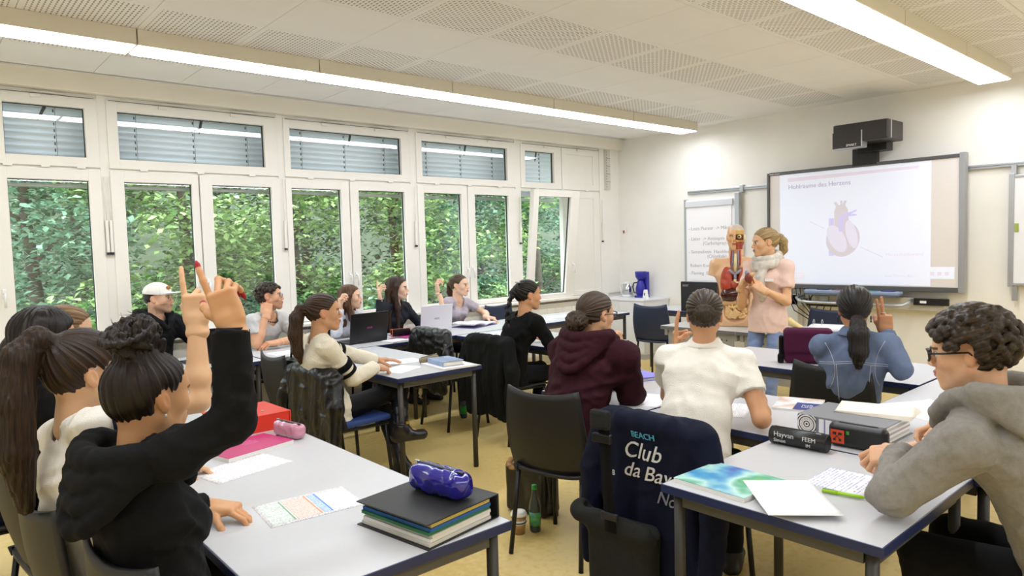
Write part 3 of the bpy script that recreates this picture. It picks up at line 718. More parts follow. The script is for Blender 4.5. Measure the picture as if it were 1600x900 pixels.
text('footer', 'zum Thema „Blut“', .04, m_s1, sl, su(.73, .93, -.0045), face_rot((0, -1, 0), (0, 0, 1)))
def arc(cx, cy, rx, ry, a0=0, a1=360, n=28, rot=0):
    o_ = []
    for i in range(n):
        t = R(a0+(a1-a0)*i/(n if a1-a0 == 360 else n-1)); x, y = rx*math.cos(t), ry*math.sin(t); c_, s_ = math.cos(R(rot)), math.sin(R(rot)); o_.append((cx+x*c_-y*s_, cy+(x*s_+y*c_)*1.25))
    return o_
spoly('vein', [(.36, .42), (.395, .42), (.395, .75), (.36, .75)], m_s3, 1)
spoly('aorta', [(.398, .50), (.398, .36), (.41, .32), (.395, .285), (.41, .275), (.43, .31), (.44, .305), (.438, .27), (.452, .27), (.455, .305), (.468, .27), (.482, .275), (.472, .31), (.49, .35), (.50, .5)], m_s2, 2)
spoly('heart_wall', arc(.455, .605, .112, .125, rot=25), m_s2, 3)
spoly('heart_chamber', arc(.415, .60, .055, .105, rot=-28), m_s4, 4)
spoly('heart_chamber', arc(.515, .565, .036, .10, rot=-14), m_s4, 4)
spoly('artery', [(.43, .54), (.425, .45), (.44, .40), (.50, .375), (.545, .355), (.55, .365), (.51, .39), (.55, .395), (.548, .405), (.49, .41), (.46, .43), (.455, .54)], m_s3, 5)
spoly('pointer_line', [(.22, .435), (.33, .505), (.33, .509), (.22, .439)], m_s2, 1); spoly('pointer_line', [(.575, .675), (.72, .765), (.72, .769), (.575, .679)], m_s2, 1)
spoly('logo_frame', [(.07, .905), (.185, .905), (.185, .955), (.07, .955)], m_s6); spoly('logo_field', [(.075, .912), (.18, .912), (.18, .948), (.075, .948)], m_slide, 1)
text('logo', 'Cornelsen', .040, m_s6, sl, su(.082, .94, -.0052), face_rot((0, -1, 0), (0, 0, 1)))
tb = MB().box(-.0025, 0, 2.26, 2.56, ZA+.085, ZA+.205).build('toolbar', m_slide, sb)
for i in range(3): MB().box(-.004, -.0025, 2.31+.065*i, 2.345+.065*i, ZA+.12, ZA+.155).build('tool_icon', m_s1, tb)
# pen tray and tube handle
tr_ = thing('pen_tray', 'blue-grey pen tray and tube handle below the interactive whiteboard', 'pen tray', (SX, 0, 0))
m_tray = mat('tray_blue', '#8EA0BF', .4); m_hol = mat('tray_grey', '#5E6672', .45)
MB().box(-.15, -.02, 2.72, 3.72, .955, .995, bev=.012).build('tray', m_tray, tr_); MB().box(-.145, -.03, 2.74, 3.70, .935, .957, bev=.006).build('tray_base', m_hol, tr_)
for i, c in enumerate(('#1E1F22', '#8E2C38', '#D7DAE0', '#1E7A55', '#2B2E86')):
    MB().box(-.15+.02, -.06, 3.52-.17*i-.06, 3.52-.17*i+.06, .995, 1.003, bev=.002).build('pen_slot', mat('pen_%d' % i, c, .4), tr_)
MB().tube([(-.03, 3.78, .92), (-.16, 3.80, .90), (-.21, 3.74, .865), (-.22, 3.6, .86), (-.22, 2.78, .86), (-.21, 2.66, .865), (-.16, 2.62, .89), (-.03, 2.63, .91)], .016, 10).build('tube_handle', m_alu, tr_)
mnt = thing('board_mount', 'grey mounting beam with cables and boxes under the interactive whiteboard', 'mount', (SX, 0, 0))
MB().box(-.0, .13, 2.35, 4.0, .80, .93, bev=.004).build('beam', mat('mount_beige', '#BDB7A6', .6), mnt); MB().box(.0, .12, 3.86, 4.06, .0, .92, bev=.004).build('column', mat('mount_light', '#DAD7CE', .6), mnt)
MB().box(-.03, .0, 2.30, 2.62, .86, .93, bev=.003).build('control_box', m_black, mnt); MB().box(-.032, -.029, 2.50, 2.56, .88, .905).build('label_plate', m_white, mnt)
MB().box(-.03, .0, 3.38, 3.75, .80, .85, bev=.006).build('speaker_bar', m_black, mnt)
MB().box(-.02, .0, 3.50, 3.60, .86, .92, bev=.003).build('socket', mat('socket_grey', '#A9ADB5', .5), mnt)
rr = random.Random(5)
for i in range(6):
    y0 = 3.98-.05*i; z0 = 1.0; y1 = 3.45+.07*i; zz = .62+.05*rr.random()*i
    MB().tube([(-.01, y0, z0), (-.03, y0-.02, .88), (-.05, y0-.10, zz+.12), (-.04, (y0+y1)/2-.05, zz), (-.03, y1+.04, zz+.08), (-.02, y1, .86)], .006, 6).build('cable', m_black, mnt)
# short-throw projector
pj = thing('projector', 'black short-throw projector on a post above the interactive whiteboard', 'projector', (SX, 3.0, 0))
m_pj = mat('projector_black', '#2B2725', .35); m_pjs = mat('projector_silver', '#C6C8CC', .35, .6)
MB().box(-.02, .06, -.01, .24, 2.34, 2.52, bev=.004).build('post', mat('post_black', '#1C1B1B', .5), pj)
MB().box(-.10, .07, -.14, .16, 2.47, 2.56, bev=.008).build('arm', m_black, pj)
Mp = Matrix.Rotation(R(2), 4, 'Y')
MB().box(-.42, -.02, -.27, .27, 2.545, 2.74, bev=.012).build('body', m_pj, pj)
MB().prism([(-.27, 2.49), (.0, 2.49), (.02, 2.52), (.02, 2.66), (-.27, 2.66)], .30, .43, M=Matrix(((0, 0, -1, 0), (-1, 0, 0, 0), (0, 1, 0, 0), (0, 0, 0, 1)))).build('mirror_hood', m_pj, pj)
MB().box(-.432, -.30, -.015, .27, 2.488, 2.494).box(-.433, -.30, -.026, -.018, 2.49, 2.66).build('hood_edge', m_pjs, pj)
MB().prism([(-.2715, 2.555), (-.2745, 2.555), (-.2745, 2.735), (-.2715, 2.735)], .33, .355, M=Matrix(((0, 0, -1, 0), (1, 0, 0, 0), (0, 1, 0, 0), (0, 0, 0, 1)))).build('side_trim', m_pjs, pj)
text('maker_mark', 'SMART', .034, m_white, pj, (-.434, .13, 2.507), face_rot((0, -1, 0), (0, 0, 1)))
# right whiteboard, mostly outside the frame
wb = thing('whiteboard', 'white wing board on the rail at the right edge', 'whiteboard', (7.86, 0, 0))
MB().box(.0, .03, .6, 1.79, 1.10, 2.09).build('panel', m_pboard, wb)
for q in ((.57, .60, 1.07, 2.12), (1.79, 1.835, 1.06, 2.13)): MB().box(-.01, .04, q[0], q[1], q[2], q[3], bev=.003).build('frame', m_alu, wb)
for q in ((2.09, 2.115), (1.075, 1.10)): MB().box(-.01, .04, .6, 1.79, q[0], q[1], bev=.003).build('frame', m_alu, wb)
MB().box(0, .05, 1.78, 1.82, 2.12, 2.21).build('hanger', m_alu, wb); MB().box(0, .04, 1.76, 1.80, .93, 1.07).build('hanger', m_alu, wb)
MB().box(-.012, -.0, 1.755, 1.785, 1.58, 1.66, bev=.003).build('magnet', mat('magnet_green', '#9DB04E', .5), wb)
# ================================================================== PEOPLE
UP = np.array([0, 0, 1.])
def dirv(yaw, pitch=0): y, p = R(yaw), R(pitch); return np.array([math.cos(y)*math.cos(p), math.sin(y)*math.cos(p), math.sin(p)])
def ik(S, W, l1, l2, pole):
    S, W = np.array(S, float), np.array(W, float); v = W-S; d = np.linalg.norm(v); u = v/d
    dm = min(d, (l1+l2)*.999); a = (l1*l1-l2*l2+dm*dm)/(2*dm); h = math.sqrt(max(l1*l1-a*a, 0))
    p = np.array(pole, float); p = p-(p@u)*u; p = nv(p); return S+u*a*(d/dm if d > dm else 1)+p*h
def frame(hc, yaw, pitch, roll=0):
    f = dirv(yaw, pitch); l = nv(np.cross(UP, f)); u = np.cross(f, l); c, s = math.cos(R(roll)), math.sin(R(roll))
    return np.array(hc, float), np.array([f, c*l+s*u, -s*l+c*u])     # rows f, l, u
m_skin = vmat('skin', .48, .35, bump=.03, bscale=500, sss=.12)
def head_vol(h, nb, male, sc):
    """head in its own frame (f, l, u), chin at -.113, crown at +.113; nb = neck base in that frame"""
    v = Vol((-.13, -.11, min(-.22, nb[2]-.03)), (.14, .11, .14), h)
    v.ell((-.008, 0, .035), (.098, .073, .078), k=0); v.ell((-.03, 0, .0), (.068, .063, .06), k=.03)
    v.ell((.032, 0, -.03), (.060, .056, .075), k=.03); v.ell((.045, 0, .035), (.048, .057, .05), k=.03)
    for s in (-1, 1):
        v.cap((.0, s*.05, -.052), (.068, s*.012, -.098), .018 if male else .014, .014, k=.032)
        v.ell((.058, s*.043, -.02), (.025, .018, .022), k=.028)
    v.ell((.077, 0, -.101), (.018, .021 if male else .017, .014), k=.022)
    v.cap((.086, -.03, .019), (.086, .03, .019), .0115 if male else .009, k=.022)
    for s in (-1, 1): v.ell((.104, s*.032, .000), (.019, .019, .0115), k=.012, op='-')
    v.ell((.085, 0, -.062), (.020, .028, .024), k=.022)
    v.cap((.093, 0, .010), (.1125, 0, -.029), .0072, .0105, k=.013)
    for s in (-1, 1): v.ell((.103, s*.011, -.034), (.010, .0068, .0068), k=.006)
    v.ell((.1035, 0, -.0560), (.0075, .021, .0046), k=.005); v.ell((.1015, 0, -.0665), (.0080, .018, .0052), k=.005)
    for s in (-1, 1):
        ax = np.array([[.94, 0, .34], [0, 1, 0], [-.34, 0, .94]])
        v.ell((-.010, s*.074, -.006), (.0175, .0085, .031), ax=ax, k=.006); v.ell((-.004, s*.084, -.003), (.009, .006, .018), ax=ax, k=.004, op='-')
    r_ = .057 if male else .049
    v.cap((-.022, 0, -.055), nb, r_, r_+.006, k=.03)
    return v
def head_color(P, skin, lip, brow, stubble, male, makeup):
    n = len(P); C_ = np.tile(np.array(skin), (n, 1)); f, l, u = P.T; al = np.abs(l)
    def mixc(m, c, a): C_[m] = C_[m]*(1-a)+np.array(c)*a
    mixc((f > .05) & (al > .02) & (al < .06) & (u < -.015) & (u > -.05), np.array(skin)*np.array([1.05, .86, .82]), .5)
    mixc((f > .1) & (al < .017) & (u < -.018) & (u > -.044), np.array(skin)*np.array([1.04, .88, .84]), .5)
    if stubble is not None: mixc((u < -.045) & (f > -.01) & (u > -.125) & ~((f > .097) & (al < .02) & (u < -.05) & (u > -.073)), stubble, .42)
    up_ = (f > .088) & (al < .023) & (u > -.0610-.15*0*al) & (u < -.0515+.0*al) & (u < -.0505-.12*(al-.012)*(al > .012)); lo_ = (f > .088) & (al < .020) & (u <= -.0625) & (u > -.0725)
    mixc(up_ | lo_, lip, .85); mixc((f > .088) & (al < .021) & (u > -.0632) & (u < -.0608), np.array(lip)*.4, .9)  # shade of the mouth gap painted as a dark line between the lips
    by = .0215+.10*(al-.03)*(al < .03)-.18*(al-.036)*(al > .036); mixc((f > .045) & (al > .013) & (al < .052) & (np.abs(u-by) < (.0040 if male else .0029)), brow, .85)
    de = np.sqrt((l-np.sign(l)*.032)**2*.75+(u-.001)**2)
    mixc((f > .06) & (de < .0155) & (de > .0085) & (u > .0035), (.03, .02, .015), .85 if makeup else .55)
    mixc((f > .06) & (de < .0140) & (de > .0095) & (u < -.003), np.array(skin)*.55, .5)
    mixc((al > .07) & (f < .015) & (f > -.03), np.array(skin)*np.array([1.02, .80, .76]), .45)
    return C_
POSES = {  # finger curls (4 fingers x 3 joints), thumb (spread, curl)
    'flat': ([(8, 12, 8)]*4, (.8, 10)), 'relax': ([(22, 30, 18), (28, 34, 20), (32, 38, 22), (36, 40, 24)], (.7, 18)),
    'fist': ([(78, 95, 60)]*4, (.35, 45)), 'point': ([(4, 6, 4), (70, 92, 55), (78, 95, 60), (80, 95, 60)], (.35, 40)),
    'point_open': ([(2, 6, 4), (38, 60, 40), (50, 65, 45), (52, 65, 45)], (.75, 20)),
    'two': ([(3, 6, 4), (4, 6, 4), (75, 92, 60), (80, 92, 60)], (.35, 40)), 'grip': ([(38, 50, 30), (42, 52, 32), (46, 54, 34), (48, 56, 34)], (.55, 28)),
    'half': ([(30, 55, 35), (45, 65, 40), (58, 72, 45), (62, 75, 45)], (.6, 25))}
def hand_vol(h, pose, elen=.14, scale=1., nails=0.):
    """right hand frame: d along fingers, t to thumb side, n out of the palm; wrist at the origin"""
    v = Vol((-elen-.05, -.075, -.05), (.2, .1, .13), h); cu, (sp, tc) = POSES[pose]; tips = []
    v.box((.046, 0, 0), (.046, .038, .0135), rnd=.012, k=0); v.ell((.032, .024, .008), (.032, .017, .015), k=.012); v.ell((.034, -.024, .006), (.034, .014, .013), k=.012)
    v.cap((-elen, 0, 0), (.012, 0, 0), .031, .021, k=.02, side=(0, 1, 0), sc=1.18)
    base = [(.086, .0285), (.091, .0095), (.088, -.0098), (.078, -.0275)]; L_ = [(.043, .026, .021), (.048, .029, .022), (.044, .027, .021), (.034, .021, .019)]; rr = [.0093, .0095, .0090, .0080]
    for i in range(4):
        p = np.array([base[i][0]-.012, base[i][1], 0.]); a = 0; fan = (1.5-i)*.06*(1-min(cu[i][0], 60)/60)
        for j in range(3):
            a += cu[i][j]; q = np.array([math.cos(R(a)), fan, math.sin(R(a))]); e = p+nv(q)*(L_[i][j]+(.012 if j == 0 else 0))
            v.cap(p, e, rr[i]*(1-.08*j), rr[i]*(.92-.08*j), k=.004); p = e
        if nails: v.cap(p, p+nv(q)*nails, .006, .0035, k=.002)
        tips.append((p, nv(q)))
    p = np.array([.018, .026, .006]); a = 0; dr = nv((.75, sp, .30))
    for j, (ln, r_) in enumerate(((.040, .0135), (.033, .0112), (.026, .0098))):
        q = nv(dr*math.cos(R(a))+np.array([.15, -.35, .85])*math.sin(R(a))); e = p+q*ln; v.cap(p, e, r_, r_*.9, k=.006); p = e; a += tc
    if nails: v.cap(p, p+q*nails, .007, .004, k=.002)
    tips.append((p, q)); return v, tips
class Body:
    pass
def merge(parts):
    V, F, C_, n = [], [], [], 0
    for v, f, c in parts:
        V.append(v); F.append(f+n); C_.append(c); n += len(v)
    return np.concatenate(V), np.concatenate(F), np.concatenate(C_)
def tint(V, c): return np.tile(np.array(c), (len(V), 1))
def person(label, pel, hc, tyaw, head, skin='#D9AC88', male=False, build=1., arms=None, legs=None, standing=False, voxh=.0032, lip='#B8706A', brow='#3A2A20', stubble=None, makeup=False, nails=0., nailcol=None, barearm=False, eye='#4A3526', shw=None, shdrop=0.):
    B = Body(); B.base = np.array([pel[0], pel[1], 0.]); B.male = male; g = build*(1.04 if male else .90); B.g = g
    B.root = thing('person', label, 'person', tuple(B.base)); sk = lin(skin)
    B.tf = dirv(tyaw); B.sd = np.cross(UP, B.tf)           # side = left
    hc, A = frame(hc, *head); B.hc, B.A = hc, A
    B.pel = np.array([pel[0], pel[1], pel[2] if len(pel) > 2 else .535]); B.nb = hc-UP*.158-B.tf*.022-A[0]*.012
    B.mid = (B.pel+B.nb)/2-B.tf*.035; shw = shw or (.185 if male else .16)*build
    sc_ = B.nb-UP*(.052+shdrop); B.sh = {'L': sc_+B.sd*shw, 'R': sc_-B.sd*shw}; B.el, B.wr, B.hd = {}, {}, {}
    for s in 'LR':
        a = arms[s]; raise_ = max(0., (a['w'][2]-B.sh[s][2]))*.22; S = B.sh[s] = B.sh[s]+UP*raise_+B.tf*a.get('fw', .0)
        l1, l2 = (.285, .255) if male else (.265, .235)
        B.wr[s] = np.array(a['w'], float); B.el[s] = np.array(a['e'], float) if 'e' in a else ik(S, B.wr[s], l1, l2, a.get('pole', -UP-.3*B.tf))
    hip = {s: B.pel+B.sd*(.085 if s == 'L' else -.085) for s in 'LR'}; B.hip = hip; B.kn, B.an, B.to = {}, {}, {}
    for s in 'LR':
        q = (legs or {}).get(s); sg = 1 if s == 'L' else -1
        if q: B.kn[s], B.an[s], B.to[s] = [np.array(x, float) for x in q]
        elif standing: B.kn[s] = hip[s]*[1, 1, 0]+UP*.48+B.tf*.02; B.an[s] = hip[s]*[1, 1, 0]+UP*.09-B.tf*.02; B.to[s] = B.an[s]+B.tf*.17-UP*.06
        else: B.kn[s] = hip[s]*[1, 1, 0]+B.tf*.40+B.sd*sg*.03+UP*.52; B.an[s] = B.kn[s]*[1, 1, 0]-B.tf*.05+UP*.09; B.to[s] = B.an[s]+B.tf*.16-UP*.055
    parts = []
    # head
    nbl = A @ (B.nb-hc); hv = head_vol(voxh, nbl, male, 1.); V, F = hv.mesh()
    col = head_color(V, sk, lin(lip), lin(brow), None if stubble is None else lin(stubble), male, makeup); parts.append((V@A+hc, F, col))
    # torso core, legs (covered by clothes)
    allp = np.array([B.pel, B.nb, *B.sh.values(), *B.kn.values(), *B.an.values(), *B.to.values()]); v = Vol(allp.min(0)-.13, allp.max(0)+.13, .014); torso(B, v, -.006)
    for s in 'LR':
        v.cap(hip[s], B.kn[s], .075*g, .052*g); v.cap(B.kn[s], B.an[s], .050*g, .036*g); v.cap(B.an[s], B.to[s], .030*g, .022*g)
    V, F = v.mesh(); parts.append((V, F, tint(V, sk)))
    # arms and hands
    for s in 'LR':
        a = arms[s]; d = nv(a['d']); n = np.array(a['n'], float); n = nv(n-(n@d)*d); t = np.cross(d, n)*(1 if s == 'R' else -1)
        if 'keep' not in a: pass
        el = np.linalg.norm(B.el[s]-B.wr[s]); Mh = np.array([d, t, n])
        v, tips = hand_vol(a.get('vox', voxh), a['pose'], .03, nails=nails); V, F = v.mesh(); hs = (1.06 if male else .98)*build**.5
        c = tint(V, sk)
        kn_ = (V[:, 0] > .07) & (V[:, 2] > -.03); c[kn_] *= np.array([1.0, .95, .93])
        if nailcol is not None:
            for p, q in tips:
                m_ = np.linalg.norm(V-(p+q*.004), axis=1) < .0105+nails*.5; c[m_] = lin(nailcol)
        W = (V*hs)@Mh+B.wr[s]; F2 = F if s == 'R' else F[:, ::-1]; parts.append((W, F2, c))
        lo = np.minimum(np.minimum(B.el[s], B.wr[s]), B.sh[s] if barearm else B.el[s]); hi = np.maximum(np.maximum(B.el[s], B.wr[s]), B.sh[s] if barearm else B.el[s])
        v = Vol(lo-.07, hi+.07, max(voxh, .005)); mid = B.el[s]*.7+B.wr[s]*.3
        v.cap(B.el[s], mid, .038*g, .040*g, k=.01); v.cap(mid, B.wr[s], .040*g, .0255*g, k=.02)
        if barearm: v.cap(B.sh[s], B.el[s], .047*g, .038*g, k=.02)
        V, F = v.mesh(); parts.append((V, F, tint(V, sk)))
        B.hd[s] = Mh
    V, F, c = merge(parts); B.body = obj('body', np_mesh('body', V-B.base, F, {'Col': c}), m_skin, B.root)
    # eyes
    for s in (-1, 1):
        mb = MB(); e0 = hc+np.array([.0845, s*.032, .0005])@A-B.base; n_ = 12; r_ = .0118; vs = []; fs = []; cols = []
        for i in range(9):
            th = math.pi*i/8
            for k in range(n_):
                ph = 2*math.pi*k/n_; q = np.array([math.cos(th), math.sin(th)*math.cos(ph), math.sin(th)*math.sin(ph)]); vs.append(e0+r_*(q@A)); cols.append(lin('#0A0A0A') if i == 0 else (lin(eye) if i <= 2 else lin('#E6E0DA')))
        for i in range(8):
            for k in range(n_): l_ = (k+1) % n_; fs.append((i*n_+k, i*n_+l_, (i+1)*n_+l_, (i+1)*n_+k))
        obj('eye', np_mesh('eye', vs, fs, {'Col': np.array(cols)}), vmat('eyeball', .15), B.body)
    return B
def torso(B, v, off, bust=None, k=.03):
    g = B.g; up = nv(B.nb-B.mid); ch = B.nb-up*.14; sd = B.sd
    v.cap(B.pel+UP*.0, B.mid, .112*g, .094*g, k=k, side=sd, sc=1.42, off=off); v.cap(B.mid, ch, .094*g, .100*g, k=k, side=sd, sc=1.42, off=off)
    v.cap(ch, B.nb-up*.06, .098*g, .066*g, k=k, side=sd, sc=1.6, off=off)
    v.cap(B.sh['L'], B.sh['R'], .043*g, k=.02, off=off)
    for s in 'LR': v.cap(B.nb+up*.005, B.sh[s], .040*g, .040*g, k=.02, off=off)
    if bust if bust is not None else not B.male:
        for s in (-1, 1): v.ell(ch+B.tf*.068*g-up*.03+sd*s*.068, np.array([.058, .062, .06])*g+off*.6, ax=np.array([B.tf, sd, UP]), k=.05)
def garment(B, name, m, sleeve='long', off=.012, hem=-.04, wr=(.005, 38, 1), cuff=None, neckr=.012, vneck=0, collar=0, hood=0, vox=.008, sl_frac=.5, cuffband=None, open_front=False, extra=None, arm_off=None, ribbed=0):
    ends = {}
    for s in 'LR': ends[s] = B.sh[s]+(B.el[s]-B.sh[s])*sl_frac if sleeve == 'short' else B.wr[s]+(B.el[s]-B.wr[s])*.06
    pts = np.array([B.pel, B.nb, B.mid, *B.sh.values(), *ends.values()]+([B.el[s] for s in 'LR'] if sleeve == 'long' else []))
    v = Vol(pts.min(0)-.19, pts.max(0)+.19, vox); g = B.g; ao = off if arm_off is None else arm_off
    torso(B, v, off)
    for s in 'LR':
        if sleeve == 'short':
            e = ends[s]; ax = nv(B.el[s]-B.sh[s]); v.cap(B.sh[s], e+ax*.05, .044*g, .046*g+.008, k=.035, off=ao, cut=(e, ax))
        elif sleeve == 'long':
            v.cap(B.sh[s], B.el[s], .044*g, .041*g, k=.035, off=ao); e = ends[s]; ax = nv(B.wr[s]-B.el[s])
            v.cap(B.el[s], e+ax*.05, .041*g, .030*g, k=.015, off=ao, cut=(e, ax))
    if hem is not None: v.cap(B.pel+UP*.02, B.pel+UP*(hem-.03), .118*g, .126*g, k=.02, side=B.sd, sc=1.42, off=off)
    if extra: extra(v)
    if wr: v.disp(wrinkle(wr[0]*.75, wr[1]*2.6, wr[2])); v.disp(wrinkle(wr[0]*.7, wr[1]*1.5, wr[2]+50, UP*.7+B.sd*.4))
    up = nv(B.nb-B.mid); q = B.nb-up*.02
    if hood:
        hp = lambda x, j: B.nb+B.sd*(.118+off*.5)*x-B.tf*(.028+(.082+.026*j*hood+off*.8*hood)*math.sqrt(max(0, 1-x*x)))+UP*(.036+off*.9*hood-.014*j-(.012+.038*j)*(1-x*x))
        xs = np.sin(np.linspace(-math.pi/2, math.pi/2, 11))
        for j in range(4):
            for i in range(10): v.cap(hp(xs[i], j), hp(xs[i+1], j), .033-.003*j, k=.007)
        for s in (-1, 1):
            fp = [hp(s, 0), B.nb+B.sd*s*(.100+off*.4)+B.tf*.05+UP*(.010+off*.6), B.nb+B.sd*s*.05+B.tf*(.10+off*.5)-UP*.035, B.nb+B.sd*s*.012+B.tf*(.115+off*.7)-UP*.085]
            for i in range(3): v.cap(fp[i], fp[i+1], .030-.004*i, .028-.004*i, k=.007)
        v.disp(wrinkle(.003, 110, 9))
    if collar:
        for i in range(12):
            a0, a1 = 2*math.pi*i/12, 2*math.pi*(i+1)/12; f_ = lambda a, z=0: B.nb+up*(.030-z)+B.tf*(.004+(.063+z*.45)*math.cos(a))+B.sd*(.064+z*.5)*math.sin(a)-UP*.03*math.cos(a)
            v.cap(f_(a0), f_(a1), .009, k=.003); v.cap(f_(a0, .018), f_(a1, .018), .010, k=.006); v.cap(f_(a0, .036), f_(a1, .036), .010, k=.006)
    nr = (.057+.006 if B.male else .049+.006)+neckr; hl = B.hc-UP*.0
    v.cap(q-up*.02, q+up*.25, nr, k=.004, op='-')
    if vneck:
        v.cap(q+B.tf*.05, q+B.tf*(.125)-up*vneck, .045, .012, k=.004, op='-')
    v.plane(B.pel+UP*(hem if hem is not None else -.1)-B.tf*0, -UP)
    V, F = v.mesh(); o = obj(name, np_mesh(name, V-B.base, F), m, B.root); B.shirt = o
    if cuffband:
        for s in 'LR':
            ax = nv(B.wr[s]-B.el[s]); e = ends[s]; MB().tube([tuple(e-ax*.06-B.base), tuple(e-ax*.01-B.base), tuple(e+ax*.006-B.base)], [.040*g+ao*.5, .034*g+ao*.6, .030*g+ao*.6], 16).build('cuff', cuffband, o)
    return o
def trousers(B, m, off=.008, wr=(.004, 34, 4), vox=.009, name='trousers', top=.06):
    g = B.g; pts = np.array([B.pel, *B.kn.values(), *B.an.values()]); v = Vol(pts.min(0)-.17, pts.max(0)+.17, vox)
    v.cap(B.pel-B.sd*.06, B.pel+B.sd*.06, .094*g, k=.03, off=off); v.cap(B.pel, B.pel+UP*top, .088*g, .075*g, k=.03, side=B.sd, sc=1.36, off=off)
    for s in 'LR':
        v.cap(B.hip[s], B.kn[s], .082*g, .058*g, k=.02, off=off); ax = nv(B.an[s]-B.kn[s]); c_ = B.kn[s]+ax*(np.linalg.norm(B.an[s]-B.kn[s])-.01)
        v.cap(B.kn[s], B.an[s]+ax*.05, .057*g, .040*g, k=.02, off=off, cut=(c_, ax))
    if wr: v.disp(wrinkle(wr[0]*.8, wr[1]*2.6, wr[2]))
    V, F = v.mesh(); return obj(name, np_mesh(name, V-B.base, F), m, B.root)
def shoes(B, m, msole=None, boot=False):
    for s in 'LR':
        a, t = B.an[s], B.to[s]; d = nv(t-a); fl = nv(t-a-((t-a)@UP)*UP) if abs(d[2]) < .95 else B.tf
        v = Vol(np.minimum(a, t)-.12, np.maximum(a, t)+.12, .006); n_ = nv(np.cross(np.cross(d, UP if abs(d[2]) < .9 else B.tf), d))
        heel = a-fl*.035+(-UP*.055 if abs(d[2]) < .7 else -d*.0); toe = t
        v.cap(heel, toe, .038, .034, k=.01, side=np.cross(UP, fl), sc=1.1); v.cap(a+(a-B.kn[s])*-.02, heel+fl*.03, .042, .036, k=.03)
        if boot: v.cap(a+nv(B.kn[s]-a)*.13, a, .052, .046, k=.02)
        v.cap((heel+toe)/2+UP*.015, a, .034, .042, k=.03)
        zf = min(heel[2], toe[2])-.036
        if abs(d[2]) < .6 and zf < .05: v.plane(np.array([0, 0, max(.006, zf+.012)]), -UP)
        V, F = v.mesh(); o = obj('boot' if boot else 'shoe', np_mesh('shoe', V-B.base, F), m, B.root)
        if msole is not None and zf < .05:
            MB().sheet(lambda u, w_: tuple(heel*[1, 1, 0]-fl*.03+fl*(np.linalg.norm(toe-heel)+.06)*u+np.cross(UP, fl)*(w_-.5)*.075*(math.sin(math.pi*(.12+.8*u))**.4)+UP*.018-B.base), 10, 4, thick=.016).build('sole', msole, o)
# ------------------------------------------------------------ hair
def hairline(lo=.092, uo=.070, side=.15, off=0., ear=1.):
    def fn(P):
        h = .73*(P[..., 0]-lo)-.68*(P[..., 2]-uo)+side*np.abs(P[..., 1])-.004+off
        if ear:
            q = np.stack([(P[..., 0]-.002)/.027, (np.abs(P[..., 1])-.080)/.026, (P[..., 2]+.016)/(.040*ear)], -1); h = np.maximum(h, (1-np.linalg.norm(q, axis=-1))*.026)
        return h
    return fn
def fmax(v, fn, k=.02):
    m = v.d < .05; i = np.argwhere(m); d = fn((v.lo+v.h*i).astype('f4')).astype('f4'); a = v.d[m]; hh = np.maximum(k-np.abs(a-d), 0)/k; v.d[m] = np.maximum(a, d)+hh*hh*k*.25
def hair(B, m, tie=(-.1, 0, .03), th=.012, line=None, extra=None, cut=True, ridge=.0016, lo=(-.2, -.14, -.25), hi=(.14, .14, .2), vox=.0036, top=0., name='hair', post=None, freq=46):
    v = Vol(lo, hi, vox); t = nv(tie)
    v.ell((-.010, 0, .036+top*.5), (.098+th, .073+th, .078+th+top), k=0); v.ell((-.032, 0, .0), (.070+th*.5, .064+th*.4, .062+th*.3), k=.02)
    if cut: fmax(v, line or hairline())
    if extra: extra(v)
    c0 = np.array([-.01, 0, .03])
    def az(P): q = P-c0; p = q-(q@t)[:, None]*t; r_ = np.linalg.norm(p, axis=1)+1e-6; return q, p/r_[:, None], r_
    e1 = nv(np.cross(t, (0, 1, .13))); e2 = np.cross(t, e1)
    def rid(P):
        q, p, r_ = az(P); a = np.arctan2(p@e2, p@e1); far = np.clip((np.linalg.norm(q, axis=1)-.12)/.03, 0, 1)
        d = ridge*(np.sin(a*freq*.5+3*np.sin(a*3))+.7*np.sin(a*freq+2*np.sin(a*5)))*np.clip(r_/.05, 0, 1)
        lr = ridge*(np.sin(P[:, 1]*420+3*np.sin(P[:, 0]*40))+np.sin(P[:, 0]*380+2*np.sin(P[:, 1]*50)))
        return d*(1-far)+lr*far
    if ridge: v.disp(rid)
    V, F = v.mesh(); q, p, r_ = az(V); far = np.clip((np.linalg.norm(q, axis=1)-.115)/.03, 0, 1)[:, None]
    h1 = p*2.0+(q@t)[:, None]*t*1.2; h2 = np.stack([V[:, 0]*28, V[:, 1]*28, V[:, 2]*2.0], 1); hv_ = h1*(1-far)+h2*far
    return obj(name, np_mesh(name, V@B.A+B.hc-B.base, F, {'hv': hv_}), m, B.root)
def curls(v, n, th, seed, r0=.011, r1=.017, cond=None):
    r_ = np.random.default_rng(seed); i = 0
    while i < n:
        d = r_.normal(size=3); d /= np.linalg.norm(d); p = np.array([-.010, 0, .036])+d*np.array([.098+th, .073+th, .078+th])
        if cond(p) > -.006: continue
        v.ell(p, np.full(3, r_.uniform(r0, r1)), k=.004); i += 1
def pony(pts, rs, k=.012, side=None, sc=1.): return lambda v: v.chain([np.array(p, float) for p in pts], rs, k=k)
def strands(B, m, paths, r=.0018, name='strands'):
    mb = MB()
    for p in paths: mb.tube([tuple(np.array(q)@B.A+B.hc-B.base) for q in p], [r]*(len(p)-1)+[r*.3], 4)
    o = mb.build(name, m, B.root); o['kind'] = 'stuff'; return o
